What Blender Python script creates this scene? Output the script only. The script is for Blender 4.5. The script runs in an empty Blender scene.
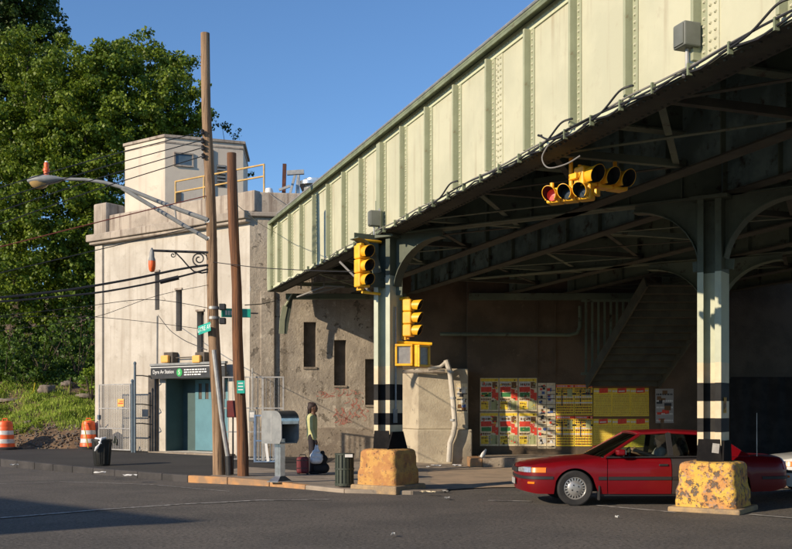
import bpy, bmesh, math, random
import numpy as np
from mathutils import Vector, Matrix, noise as mnoise
random.seed(7); rng = np.random.default_rng(7)
sc = bpy.context.scene; COL = sc.collection
R = math.radians
# ------------------------------------------------------------------ camera, sky, sun
EYE = 1.6; F = 1000.0; CX = 396.0; HY = 410.0
cam_d = bpy.data.cameras.new('camera'); cam = bpy.data.objects.new('camera', cam_d); COL.objects.link(cam)
cam.location = (0, 0, EYE); cam.rotation_euler = (R(90), 0, 0)
cam_d.sensor_width = 36; cam_d.lens = F / 792 * 36; cam_d.shift_y = (HY - 274.5) / 792; cam_d.clip_end = 3000; cam_d.clip_start = 0.05
sc.camera = cam
SUN_EL = 22.0; SX, SY = 0.793, 0.609        # the way the sunlight travels over the ground
w = bpy.data.worlds.new('World'); sc.world = w; w.use_nodes = True
nt = w.node_tree; bg = nt.nodes['Background']
sky = nt.nodes.new('ShaderNodeTexSky'); sky.sky_type = 'NISHITA'; sky.sun_disc = False
sky.sun_elevation = R(SUN_EL); sky.sun_rotation = math.atan2(-SX, -SY)
sky.air_density = 1.0; sky.dust_density = 0.0; sky.ozone_density = 6.0; sky.altitude = 0
nt.links.new(sky.outputs[0], bg.inputs[0]); bg.inputs[1].default_value = 0.145
sd = bpy.data.lights.new('sun', 'SUN'); so = bpy.data.objects.new('sun', sd); COL.objects.link(so)
sd.energy = 5.0; sd.angle = R(0.53); sd.color = (1.0, 0.83, 0.62)
ce = math.cos(R(SUN_EL)); so.rotation_euler = Vector((SX * ce, SY * ce, -math.sin(R(SUN_EL)))).to_track_quat('-Z', 'Y').to_euler()
sc.view_settings.view_transform = 'Standard'; sc.view_settings.look = 'None'
sc.view_settings.exposure = 0.2; sc.view_settings.gamma = 1
try:
    sc.cycles.max_bounces = 6; sc.cycles.diffuse_bounces = 4; sc.cycles.transparent_max_bounces = 12
except Exception: pass

# ------------------------------------------------------------------ helpers
def P(px, py, Y):
    return Vector(((px - CX) / F * Y, Y, EYE + (HY - py) / F * Y))
def s2l(c): return tuple((x / 12.92 if x <= .04045 else ((x + .055) / 1.055) ** 2.4) for x in c)
MATS = {}
def mat(name, c1, c2=None, c3=None, scale=3.0, rough=.8, bump=0.0, bscale=None, metal=0.0, detail=8, thr=(.42, .58),
        thr3=(.6, .66), s3=None, stretch=(1, 1, 1), spec=.5, coat=0, streak=None, emit=0, trans=0, island=0, chips=None):
    m = bpy.data.materials.new(name); m.use_nodes = True; n = m.node_tree; b = n.nodes['Principled BSDF']
    L = n.links.new
    b.inputs['Roughness'].default_value = rough; b.inputs['Metallic'].default_value = metal
    b.inputs['Specular IOR Level'].default_value = spec
    if coat: b.inputs['Coat Weight'].default_value = coat; b.inputs['Coat Roughness'].default_value = .06
    tc = n.nodes.new('ShaderNodeTexCoord'); mp = n.nodes.new('ShaderNodeMapping'); mp.inputs['Scale'].default_value = stretch
    L(tc.outputs['Object'], mp.inputs[0])
    def noise(s, dt=detail, rg=.6):
        t = n.nodes.new('ShaderNodeTexNoise'); t.inputs['Scale'].default_value = s; t.inputs['Detail'].default_value = dt
        t.inputs['Roughness'].default_value = rg; L(mp.outputs[0], t.inputs[0]); return t
    def ramp(src, a, z):
        r = n.nodes.new('ShaderNodeMapRange'); r.inputs[1].default_value = a; r.inputs[2].default_value = z; L(src, r.inputs[0]); return r.outputs[0]
    def mix(f, a, z):
        x = n.nodes.new('ShaderNodeMix'); x.data_type = 'RGBA'
        if f is None: x.inputs[0].default_value = .5
        else: L(f, x.inputs[0])
        for i, v in ((6, a), (7, z)):
            if isinstance(v, tuple): x.inputs[i].default_value = v + (1,)
            else: L(v, x.inputs[i])
        return x.outputs[2]
    col = c1
    if c2 is not None: col = mix(ramp(noise(scale).outputs[0], *thr), c1, c2)
    if c3 is not None: col = mix(ramp(noise(s3 or scale * 3.1, 10, .7).outputs[0], *thr3), col, c3)
    if streak is not None:       # vertical water stains
        mp2 = n.nodes.new('ShaderNodeMapping'); mp2.inputs['Scale'].default_value = (1, 1, .06); L(tc.outputs['Object'], mp2.inputs[0])
        t = n.nodes.new('ShaderNodeTexNoise'); t.inputs['Scale'].default_value = streak[1]; t.inputs['Detail'].default_value = 6; L(mp2.outputs[0], t.inputs[0])
        col = mix(ramp(t.outputs[0], streak[2], streak[3]), col, streak[0])
    chipf = None
    if chips:                    # spalled spots: darker and lower than the surface
        vn = noise(chips[0], 6, .75); chipf = ramp(vn.outputs[0], chips[1], chips[1] + .02); col = mix(chipf, col, chips[2])
    if island:
        g = n.nodes.new('ShaderNodeNewGeometry'); h = n.nodes.new('ShaderNodeHueSaturation')
        mr = n.nodes.new('ShaderNodeMapRange'); mr.inputs[3].default_value = 1 - island; mr.inputs[4].default_value = 1 + island
        L(g.outputs['Random Per Island'], mr.inputs[0]); L(mr.outputs[0], h.inputs['Value'])
        if isinstance(col, tuple): h.inputs['Color'].default_value = col + (1,)
        else: L(col, h.inputs['Color'])
        col = h.outputs[0]
    if isinstance(col, tuple): b.inputs['Base Color'].default_value = col + (1,)
    else: L(col, b.inputs['Base Color'])
    if bump:
        bp = n.nodes.new('ShaderNodeBump'); bp.inputs['Strength'].default_value = min(1, bump); bp.inputs['Distance'].default_value = .02 * max(1, bump)
        hsrc = noise(bscale or scale * 4, 10, .7).outputs[0]
        if chipf is not None:
            mm = n.nodes.new('ShaderNodeMath'); mm.operation = 'MULTIPLY_ADD'; L(chipf, mm.inputs[0]); mm.inputs[1].default_value = -.8; L(hsrc, mm.inputs[2]); hsrc = mm.outputs[0]
        L(hsrc, bp.inputs['Height']); L(bp.outputs[0], b.inputs['Normal'])
    if emit:
        b.inputs['Emission Color'].default_value = (col if isinstance(col, tuple) else c1) + (1,); b.inputs['Emission Strength'].default_value = emit
    if trans:
        o = n.nodes['Material Output']; t = n.nodes.new('ShaderNodeBsdfTranslucent'); x = n.nodes.new('ShaderNodeMixShader'); x.inputs[0].default_value = trans
        if isinstance(col, tuple): t.inputs[0].default_value = col + (1,)
        else: L(col, t.inputs[0])
        L(b.outputs[0], x.inputs[1]); L(t.outputs[0], x.inputs[2]); L(x.outputs[0], o.inputs[0])
    MATS[name] = m; return m
def glass_mat(name, tint, a, rough=.03):
    m = bpy.data.materials.new(name); m.use_nodes = True; n = m.node_tree; n.nodes.clear(); L = n.links.new
    o = n.nodes.new('ShaderNodeOutputMaterial'); t = n.nodes.new('ShaderNodeBsdfTransparent'); g = n.nodes.new('ShaderNodeBsdfGlossy')
    t.inputs[0].default_value = tint + (1,); g.inputs['Roughness'].default_value = rough
    fr = n.nodes.new('ShaderNodeFresnel'); fr.inputs[0].default_value = 1.45
    ad = n.nodes.new('ShaderNodeMath'); ad.operation = 'ADD'; ad.inputs[1].default_value = a; L(fr.outputs[0], ad.inputs[0])
    x = n.nodes.new('ShaderNodeMixShader'); L(ad.outputs[0], x.inputs[0]); L(t.outputs[0], x.inputs[1]); L(g.outputs[0], x.inputs[2]); L(x.outputs[0], o.inputs[0])
    MATS[name] = m; return m
M = MATS

class MB:
    def __init__(s): s.v = []; s.f = []; s.m = []; s.cur = 0
    def add(s, vs, fs):
        o = len(s.v); s.v += [tuple(v) for v in vs]; s.f += [tuple(i + o for i in f) for f in fs]; s.m += [s.cur] * len(fs); return s
    def mi(s, i): s.cur = i; return s
    def box(s, x0, x1, y0, y1, z0, z1, T=None):
        vs = [Vector((x, y, z)) for z in (z0, z1) for x, y in ((x0, y0), (x1, y0), (x1, y1), (x0, y1))]
        if T is not None: vs = [T @ v for v in vs]
        return s.add(vs, [(3, 2, 1, 0), (4, 5, 6, 7), (0, 1, 5, 4), (1, 2, 6, 5), (2, 3, 7, 6), (3, 0, 4, 7)])
    def cbox(s, c, d, T=None): return s.box(c[0] - d[0] / 2, c[0] + d[0] / 2, c[1] - d[1] / 2, c[1] + d[1] / 2, c[2] - d[2] / 2, c[2] + d[2] / 2, T)
    def bar(s, a, b, wx, wy=None, up=(0, 0, 1)):
        a = Vector(a); b = Vector(b); wy = wy or wx; d = (b - a).normalized(); u = Vector(up)
        if abs(d.dot(u)) > .98: u = Vector((0, 1, 0))
        x = d.cross(u).normalized(); y = x.cross(d)
        vs = [p + x * (i * wx / 2) + y * (j * wy / 2) for p in (a, b) for i, j in ((-1, -1), (1, -1), (1, 1), (-1, 1))]
        return s.add(vs, [(3, 2, 1, 0), (4, 5, 6, 7), (0, 1, 5, 4), (1, 2, 6, 5), (2, 3, 7, 6), (3, 0, 4, 7)])
    def tube(s, pts, r, n=8, cap=True):
        pts = [Vector(p) for p in pts]; rs = r if isinstance(r, (list, tuple)) else [r] * len(pts)
        vs = []; x = None
        for i, p in enumerate(pts):
            d = (pts[min(i + 1, len(pts) - 1)] - pts[max(i - 1, 0)]).normalized()
            if x is None: x = d.orthogonal().normalized()
            x = (x - d * x.dot(d)).normalized(); y = d.cross(x)
            for k in range(n):
                a = 2 * math.pi * k / n; vs.append(p + (x * math.cos(a) + y * math.sin(a)) * rs[i])
        fs = []
        for i in range(len(pts) - 1):
            for k in range(n): fs.append((i * n + k, i * n + (k + 1) % n, (i + 1) * n + (k + 1) % n, (i + 1) * n + k))
        if cap: fs.append(tuple(range(n - 1, -1, -1))); fs.append(tuple((len(pts) - 1) * n + k for k in range(n)))
        return s.add(vs, fs)
    def lathe(s, prof, n=24, T=None):
        vs = []
        for r, z in prof:
            for k in range(n):
                a = 2 * math.pi * k / n; v = Vector((r * math.cos(a), r * math.sin(a), z)); vs.append(T @ v if T is not None else v)
        fs = []
        for i in range(len(prof) - 1):
            for k in range(n): fs.append((i * n + k, i * n + (k + 1) % n, (i + 1) * n + (k + 1) % n, (i + 1) * n + k))
        fs.append(tuple(range(n - 1, -1, -1))); fs.append(tuple((len(prof) - 1) * n + k for k in range(n)))
        return s.add(vs, fs)
    def prism(s, poly, z0, z1, T=None):
        n = len(poly); vs = [Vector((x, y, z0)) for x, y in poly] + [Vector((x, y, z1)) for x, y in poly]
        if T is not None: vs = [T @ v for v in vs]
        return s.add(vs, [tuple(range(n - 1, -1, -1)), tuple(range(n, 2 * n))] + [(i, (i + 1) % n, n + (i + 1) % n, n + i) for i in range(n)])
    def build(s, name, mats, parent=None, smooth=False, bevel=0, seg=2, loc=None, rz=0, angle=35, merge=False):
        me = bpy.data.meshes.new(name); me.from_pydata(s.v, [], s.f); me.validate()
        if not isinstance(mats, (list, tuple)): mats = [mats]
        for m in mats: me.materials.append(M[m] if isinstance(m, str) else m)
        if len(mats) > 1 and len(me.polygons) == len(s.m): me.polygons.foreach_set('material_index', s.m)
        if merge:
            bm = bmesh.new(); bm.from_mesh(me); bmesh.ops.remove_doubles(bm, verts=bm.verts, dist=1e-4); bm.to_mesh(me); bm.free()
        if smooth: me.shade_smooth(); me.set_sharp_from_angle(angle=R(angle))
        o = bpy.data.objects.new(name, me); COL.objects.link(o)
        if parent: o.parent = parent
        if loc is not None: o.location = loc
        if rz: o.rotation_euler.z = rz
        if bevel:
            b = o.modifiers.new('bevel', 'BEVEL'); b.width = bevel; b.segments = seg; b.limit_method = 'ANGLE'; b.angle_limit = R(40)
        return o
def thing(name, label, cat, loc=(0, 0, 0), rz=0, group=None):
    o = bpy.data.objects.new(name, None); COL.objects.link(o); o.location = loc; o.rotation_euler.z = rz; o.empty_display_size = .2
    return tag(o, label, cat, group)
def tag(o, label, cat=None, group=None):
    o['label'] = label
    if cat: o['category'] = cat
    if group: o['group'] = group
    return o
def struct(o): o['kind'] = 'structure'; return o
def stuff(o, label=None, cat=None):
    o['kind'] = 'stuff'
    if label: o['label'] = label
    if cat: o['category'] = cat
    return o
def kids(o): return [c for c in bpy.data.objects if c.parent == o]
def dup(o, loc=None, rz=None, label=None, parent=None):
    c = o.copy(); COL.objects.link(c)
    if parent is not None: c.parent = parent
    if loc is not None: c.location = loc
    if rz is not None: c.rotation_euler.z = rz
    if label: c['label'] = label
    for k in kids(o): dup(k, parent=c)
    return c
def share(o, loc=None, parent=None, rot=None):
    c = o.copy(); COL.objects.link(c)
    if parent is not None: c.parent = parent
    if loc is not None: c.location = loc
    if rot is not None: c.rotation_euler = rot
    return c
def text_mesh(name, body, size, m, parent, loc, rot=(R(90), 0, 0), sx=1, align='CENTER', depth=.002):
    cu = bpy.data.curves.new(name, 'FONT'); cu.body = body; cu.size = size; cu.align_x = align; cu.align_y = 'CENTER'; cu.extrude = depth
    cu.resolution_u = 3
    t = bpy.data.objects.new('tmp', cu); COL.objects.link(t)
    me = bpy.data.meshes.new_from_object(t.evaluated_get(bpy.context.evaluated_depsgraph_get()))
    bpy.data.objects.remove(t); me.materials.clear(); me.materials.append(M[m])
    o = bpy.data.objects.new(name, me); COL.objects.link(o); o.parent = parent; o.location = loc; o.rotation_euler = rot; o.scale = (sx, 1, 1)
    return o
def blob(name, caps, m, parent, vox=.018, smooth=4, balls=()):
    mb = MB()
    for a, b, r0, r1 in caps:
        a = Vector(a); b = Vector(b); d = (b - a); n = 7
        pts = [a - d.normalized() * r0 * k for k in (.98, .8, .5)] + [a + d * (i / n) for i in range(n + 1)] + [b + d.normalized() * r1 * k for k in (.5, .8, .98)]
        rs = [r0 * .2, r0 * .6, r0 * .87] + [r0 + (r1 - r0) * i / n for i in range(n + 1)] + [r1 * .87, r1 * .6, r1 * .2]
        mb.tube(pts, rs, 12)
    for c, rad in balls:
        T = Matrix.Translation(Vector(c)) @ Matrix.Diagonal((rad[0], rad[1], rad[2], 1))
        mb.lathe([(math.sin(math.pi * i / 10) + .001, -math.cos(math.pi * i / 10)) for i in range(11)], 14, T)
    o = mb.build(name, m, parent)
    r = o.modifiers.new('remesh', 'REMESH'); r.mode = 'VOXEL'; r.voxel_size = vox
    if smooth: sm = o.modifiers.new('smooth', 'SMOOTH'); sm.iterations = smooth; sm.factor = .6
    bpy.context.view_layer.update()
    me = bpy.data.meshes.new_from_object(o.evaluated_get(bpy.context.evaluated_depsgraph_get()))
    o.modifiers.clear(); o.data = me; me.shade_smooth()
    return o

# ------------------------------------------------------------------ materials
mat('asphalt', (.138, .120, .100), (.092, .082, .070), (.24, .22, .19), scale=.55, s3=22, thr=(.40, .60), thr3=(.54, .70), rough=.93, bump=1.0, bscale=50, chips=(20, .55, (.062, .056, .050)), detail=14)
mat('asphalt_walk_shaded', (.037, .034, .031), (.027, .025, .023), (.065, .06, .055), scale=.6, s3=70, thr3=(.6, .78), rough=.93, bump=.5, bscale=140)  # left walk asphalt, with a shadow darkened into its colour
mat('walk_concrete', (.34, .28, .215), (.24, .20, .155), (.13, .11, .09), scale=1.3, s3=5, thr3=(.58, .7), rough=.92, bump=.5, bscale=60)
mat('kerb_stone', (.06, .055, .053), (.036, .034, .033), scale=2.0, rough=.9, bump=.5, bscale=40)  # dark left-hand kerb, the shade lying there put into the colour
mat('kerb_orange', (.48, .25, .10), (.30, .19, .11), scale=3.0, rough=.85, bump=.4, bscale=40)
mat('dusty_apron', (.42, .31, .21), (.32, .245, .17), (.2, .17, .14), scale=.9, s3=4, thr3=(.56, .72), rough=.95, bump=.5, bscale=60)
mat('patch', (.078, .070, .062), (.10, .090, .078), (.17, .155, .135), scale=2, s3=32, thr3=(.62, .76), rough=.95, bump=.8, bscale=70)
mat('white_line', (.42, .40, .36), (.12, .115, .105), scale=7, s3=30, thr=(.46, .6), rough=.9, bump=.3, bscale=150)
mat('stucco', (.54, .50, .43), (.455, .415, .35), (.33, .295, .24), scale=.9, s3=2.6, thr3=(.55, .74), rough=.95, bump=.6, bscale=12, streak=((.34, .29, .23), 5.0, .53, .76), chips=(1.7, .64, (.40, .36, .30)))
mat('stucco_trim', (.44, .38, .31), (.32, .275, .225), (.19, .16, .13), scale=1.2, s3=4, thr3=(.56, .72), rough=.95, bump=.6, bscale=22, streak=((.22, .175, .14), 6.0, .52, .68))
mat('tower_wall', (.64, .57, .46), (.57, .50, .41), (.44, .38, .31), scale=.6, s3=2.0, thr3=(.6, .75), rough=.95, bump=.25, bscale=20, streak=((.46, .40, .33), 5, .58, .8))
mat('rough_concrete', (.40, .345, .27), (.285, .245, .195), (.50, .44, .35), scale=1.1, s3=3.3, thr3=(.56, .64), rough=.97, bump=1.8, bscale=9, streak=((.18, .15, .11), 3.2, .55, .75), chips=(2.6, .585, (.20, .17, .13)))
mat('plinth_concrete', (.30, .25, .19), (.22, .18, .14), (.38, .33, .26), scale=1.4, s3=5, thr3=(.56, .66), rough=.96, bump=.9, bscale=18, chips=(7, .62, (.14, .12, .09)))
mat('pier_concrete', (.48, .42, .31), (.38, .325, .24), (.22, .18, .14), scale=1.3, s3=4, thr3=(.6, .75), rough=.95, bump=.8, bscale=16, chips=(2.0, .62, (.26, .22, .17)))
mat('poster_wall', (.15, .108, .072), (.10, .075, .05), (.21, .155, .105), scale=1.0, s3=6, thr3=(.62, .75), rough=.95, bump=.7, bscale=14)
mat('slot_dark', (.11, .095, .08), (.075, .065, .055), scale=4, rough=.9, bump=.4)
mat('fascia_paint', (.54, .53, .375), (.48, .475, .335), (.40, .36, .25), scale=.8, s3=3.0, thr3=(.58, .8), rough=.6, bump=.25, bscale=3, streak=((.34, .28, .18), 6, .56, .82))
mat('fascia_rust', (.55, .575, .39), (.38, .27, .15), scale=3, thr=(.62, .75), rough=.7, bump=.2)
mat('stiff_paint', (.35, .37, .245), (.30, .32, .21), (.22, .15, .08), scale=1.5, s3=6, thr3=(.66, .76), rough=.65, bump=.2, bscale=20)
mat('coping_paint', (.20, .235, .14), (.14, .165, .10), (.10, .075, .04), scale=2, s3=6, thr3=(.6, .7), rough=.7, bump=.3, bscale=20)
mat('flange_rust', (.066, .070, .050), (.044, .046, .036), (.085, .060, .038), scale=2, s3=7, thr3=(.58, .7), rough=.85, bump=.5, bscale=20)
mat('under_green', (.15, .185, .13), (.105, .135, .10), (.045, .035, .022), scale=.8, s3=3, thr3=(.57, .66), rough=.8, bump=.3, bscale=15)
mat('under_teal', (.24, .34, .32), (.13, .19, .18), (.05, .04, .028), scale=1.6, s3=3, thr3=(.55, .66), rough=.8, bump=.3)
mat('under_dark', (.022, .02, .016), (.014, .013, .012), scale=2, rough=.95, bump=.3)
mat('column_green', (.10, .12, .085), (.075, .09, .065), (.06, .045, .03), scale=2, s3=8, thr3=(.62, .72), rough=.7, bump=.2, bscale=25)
mat('column_sunlit', (.50, .53, .40), (.43, .46, .35), (.22, .17, .10), scale=2, s3=12, thr3=(.66, .72), rough=.65, bump=.15, bscale=25)  # the green column paint with sunlight lightened into the colour
mat('band_cream', (.66, .56, .38), (.56, .46, .30), (.30, .20, .12), scale=3, s3=14, thr3=(.66, .73), rough=.6, bump=.15, bscale=25)
mat('band_black', (.014, .014, .015), (.024, .024, .024), (.07, .06, .05), scale=3, s3=14, thr3=(.68, .76), rough=.7, bump=.15, spec=.15)
mat('footing_yellow', (.70, .43, .08), (.56, .27, .09), (.42, .26, .17), scale=5, s3=11, thr=(.45, .55), thr3=(.55, .58), rough=.9, bump=1.1, bscale=20, chips=(10, .55, (.17, .13, .10)))
mat('footing_orange', (.56, .31, .09), (.45, .215, .075), (.33, .19, .11), scale=5, s3=11, thr=(.45, .55), thr3=(.58, .62), rough=.9, bump=1.1, bscale=20, chips=(13, .61, (.17, .12, .09)))
mat('base_black', (.009, .009, .010), (.016, .015, .015), scale=3, rough=.9, spec=.08)
mat('footing_pad', (.42, .29, .15), (.27, .20, .13), (.16, .13, .10), scale=4, s3=9, thr3=(.58, .66), rough=.92, bump=.9, bscale=20)
mat('signal_yellow', (.90, .50, .02), (.80, .40, .02), (.35, .22, .06), scale=6, s3=20, thr3=(.66, .76), rough=.45)
mat('black_paint', (.012, .012, .013), (.022, .022, .023), scale=6, rough=.5)
mat('lens_dark', (.02, .022, .02), rough=.15)
mat('lens_red', (.75, .03, .015), rough=.3, emit=.25)
mat('ped_lens', (.30, .29, .27), (.24, .23, .22), scale=10, rough=.35)
mat('wood_pole', (.34, .225, .135), (.20, .125, .07), (.09, .055, .035), scale=9, s3=26, thr=(.44, .54), thr3=(.54, .62), rough=.92, bump=1.5, bscale=24, stretch=(1, 1, .05))
mat('wood_pole_brown', (.22, .095, .04), (.13, .06, .03), (.05, .03, .02), scale=9, s3=26, thr=(.44, .54), thr3=(.55, .63), rough=.88, bump=1.5, bscale=24, stretch=(1, 1, .05))
mat('galv', (.40, .40, .385), (.32, .32, .31), scale=9, rough=.5, metal=.5)
mat('box_grey', (.15, .16, .14), (.12, .13, .11), scale=4, rough=.6)
mat('steel_bright', (.62, .62, .61), (.50, .50, .49), scale=8, rough=.28, metal=.9)
mat('grey_paint', (.26, .27, .265), (.20, .21, .21), scale=4, rough=.55)
mat('wire', (.018, .018, .02), rough=.6)
mat('wire_red', (.22, .05, .03), rough=.6)
mat('cable_grey', (.20, .19, .17), rough=.6)
mat('lamp_glass', (.42, .29, .12), rough=.25)
mat('orange_plastic', (.80, .13, .02), (.70, .11, .02), scale=8, rough=.45)
mat('barrel_orange', (.82, .12, .02), (.72, .10, .02), (.45, .13, .05), scale=3, s3=10, thr3=(.66, .8), rough=.45)
mat('barrel_white', (.62, .60, .57), (.48, .46, .43), scale=7, rough=.4)
mat('sign_green', (.02, .42, .31), (.02, .36, .27), scale=8, rough=.4)
mat('sign_white', (.80, .80, .78), rough=.5)
mat('sign_black', (.016, .017, .018), (.03, .03, .03), scale=5, rough=.45)
mat('sign_circle', (.03, .38, .09), rough=.45)
mat('teal_door', (.10, .24, .29), (.085, .205, .25), (.20, .30, .33), scale=2, s3=9, thr3=(.68, .76), rough=.55, bump=.1)
mat('teal_dark', (.055, .10, .10), (.045, .085, .085), scale=2, rough=.7)
mat('fence_blue', (.09, .13, .17), (.12, .16, .19), scale=6, rough=.5)
mat('fence_grey', (.40, .39, .37), (.30, .29, .28), scale=5, rough=.5, metal=.3)
mat('rail_yellow', (.62, .40, .13), (.50, .32, .11), scale=6, rough=.6)
mat('notice_yellow', (.80, .42, .10), rough=.6)
mat('paper_white', (.75, .74, .70), (.62, .61, .58), scale=10, rough=.85)
mat('paper_grey', (.34, .33, .31), rough=.85)
mat('bag_white', (.72, .73, .74), (.60, .61, .63), scale=9, rough=.45)
mat('bin_black', (.010, .011, .010), (.018, .019, .018), scale=5, rough=.5)
mat('bin_green', (.045, .058, .040), (.032, .042, .03), (.12, .10, .07), scale=5, s3=14, thr3=(.62, .7), rough=.6, bump=.3)
mat('maroon', (.16, .022, .022), (.13, .02, .02), scale=6, rough=.6)
mat('suitcase_red', (.13, .015, .02), rough=.6)
mat('fabric_black', (.016, .015, .016), rough=.85)
mat('jacket', (.50, .49, .24), (.43, .43, .20), scale=9, rough=.9)
mat('trousers', (.022, .018, .022), rough=.9)
mat('skin_brown', (.13, .065, .04), rough=.55)
mat('skin_tan', (.38, .20, .13), rough=.55)
mat('hair_dark', (.025, .012, .010), rough=.7)
mat('shirt', (.36, .30, .26), rough=.9)
mat('car_red', (.155, .002, .006), (.14, .002, .005), scale=2, rough=.38, coat=.25, spec=.3)
mat('car_primer', (.042, .034, .036), (.036, .03, .03), scale=3, rough=.45, coat=.1)
mat('car_trim', (.018, .017, .018), rough=.55)
mat('car_white', (.62, .63, .62), rough=.3, coat=.7)
mat('car_under', (.008, .008, .008), rough=.9)
mat('rubber', (.016, .016, .017), (.024, .023, .023), scale=8, rough=.85, bump=.1)
mat('hubcap', (.42, .41, .39), (.36, .35, .33), scale=8, rough=.35, metal=.55)
mat('headlamp', (.55, .57, .58), (.35, .37, .38), scale=25, rough=.12, metal=.5)
mat('amber', (.85, .20, .01), rough=.25)
mat('tail_red', (.35, .01, .01), rough=.25)
mat('seat_fabric', (.02, .017, .017), rough=.9)
mat('rust', (.13, .045, .03), (.08, .03, .02), scale=5, rough=.9, bump=.3)
mat('graffiti_red', (.40, .15, .11), (.36, .29, .22), scale=5, thr=(.46, .62), rough=.8)
mat('leaf', (.15, .21, .016), (.095, .155, .014), (.21, .26, .022), scale=.9, s3=1.6, thr3=(.5, .7), rough=.5, trans=.28, island=.35, spec=.3)
mat('leaf_dark', (.072, .12, .018), (.045, .083, .015), (.11, .155, .02), scale=.35, s3=1.2, thr3=(.56, .74), rough=.55, trans=.2, island=.35, spec=.3)
mat('leaf_bright', (.19, .27, .02), (.13, .21, .018), scale=1, rough=.5, trans=.3, island=.3, spec=.3)
mat('leaf_shrub', (.085, .145, .016), (.055, .105, .014), scale=.8, rough=.5, trans=.25, island=.4, spec=.3)
mat('grass', (.36, .45, .07), (.26, .36, .05), (.48, .46, .14), scale=.9, s3=3, thr3=(.55, .7), rough=.7, trans=.25, island=.35, spec=.2)
mat('litter_brown', (.16, .09, .04), (.24, .15, .08), scale=5, rough=.9, island=.4)
mat('bark', (.10, .075, .05), (.06, .045, .032), scale=5, rough=.95, bump=1, stretch=(1, 1, .2))
mat('soil', (.20, .125, .070), (.13, .085, .05), (.30, .22, .14), scale=1.5, s3=5, thr3=(.56, .66), rough=.97, bump=1.6, bscale=7)
mat('rock', (.22, .18, .14), (.14, .115, .09), (.08, .08, .05), scale=3, rough=.93, bump=1, bscale=9)
mat('tape_yellow', (.75, .55, .03), rough=.5)
mat('roof_tar', (.05, .045, .04), (.07, .06, .055), scale=2, rough=.9)
mat('win_pane', (.07, .11, .15), (.10, .14, .17), scale=3, rough=.12)
mat('brick_far', (.28, .12, .08), (.2, .09, .06), scale=6, rough=.9)
mat('brick_light', (.33, .16, .10), (.24, .11, .075), scale=3, rough=.9, bump=.4)
mat('p_red', (.80, .07, .04), (.66, .06, .03), scale=20, rough=.6)
mat('p_green', (.05, .22, .07), rough=.6)
mat('p_yellow', (.92, .68, .06), (.82, .56, .05), scale=12, rough=.6)
mat('p_lime', (.40, .42, .20), rough=.6)
mat('p_cream', (.80, .68, .46), (.62, .52, .34), scale=12, rough=.6)
mat('p_black', (.03, .03, .035), rough=.6)
mat('p_blue', (.05, .10, .30), rough=.6)
mat('p_brown', (.16, .08, .03), rough=.6)
glass_mat('car_glass', (.66, .76, .72), .08)
glass_mat('dark_glass', (.10, .11, .11), .04)

# ------------------------------------------------------------------ ground
def zg(X, Y):                   # top of the pavement
    k = min(1, max(0, (-X - 1) / 3)); k = k * k * (3 - 2 * k)
    c = min(1, max(0, (X - .3) / 1.0)); c = c * c * (3 - 2 * c)
    return (.07 + .08 * k) * (1 - c) + .02 * c + .018 * max(0, Y - 25)
def sheet(name, x0, x1, y0, y1, z, m, n=1):
    mb = MB(); mb.add([(x0, y0, z), (x1, y0, z), (x1, y1, z), (x0, y1, z)], [(0, 1, 2, 3)]); return struct(mb.build(name, m))
sheet('ground', -900, 900, -300, 1500, -.02, 'soil')
def road():
    mb = MB(); nx, ny = 60, 60
    for j in range(ny + 1):
        for i in range(nx + 1):
            X = -60 + 120 * i / nx; Y = -25 + 75 * j / ny
            mb.v.append((X, Y, .006 * math.sin(X * .9 + Y * .5) * math.sin(Y * .7)))
    for j in range(ny):
        for i in range(nx): a = j * (nx + 1) + i; mb.f.append((a, a + 1, a + nx + 2, a + nx + 1)); mb.m.append(0)
    return struct(mb.build('road', 'asphalt', smooth=True))
road()
KERB = [(-30, 46.1), (-11.2, 28.3), (-4.6, 22.07), (-2.65, 20.9), (-1.0, 19.25), (.3, 18.85), (.95, 19.3), (1.35, 21.2), (1.75, 24.5), (2.0, 27.0)]
def dense(pts, step):
    out = []
    for a, b in zip(pts, pts[1:]):
        n = max(1, int(math.dist(a, b) / step))
        out += [(a[0] + (b[0] - a[0]) * i / n, a[1] + (b[1] - a[1]) * i / n) for i in range(n)]
    return out + [pts[-1]]
KD = dense(KERB, .5)
def pavement():
    mb = MB(); n = 14
    # asphalt from 1.6 m behind the kerb, a concrete strip next to it; lofted towards the back
    for i, (x, y) in enumerate(KD):
        bx, by = x + .9 * (2 if x > 0 else 1), max(y + 9, 38)
        if x > .2: bx, by = x - .8, 36
        for j in range(n + 1):
            t = j / n; X = x + (bx - x) * t; Y = y + .16 + (by - y) * t
            mb.v.append((X, Y, zg(X, Y) + (.004 * math.sin(X * 2.1) * math.sin(Y * 1.7))))
    m = len(KD)
    for i in range(m - 1):
        for j in range(n):
            a = i * (n + 1) + j; mb.f.append((a, a + n + 1, a + n + 2, a + 1))
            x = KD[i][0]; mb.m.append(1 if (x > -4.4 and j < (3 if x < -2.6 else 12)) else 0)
    return struct(mb.build('pavement', ['asphalt_walk_shaded', 'walk_concrete']))
pav = pavement()
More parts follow.
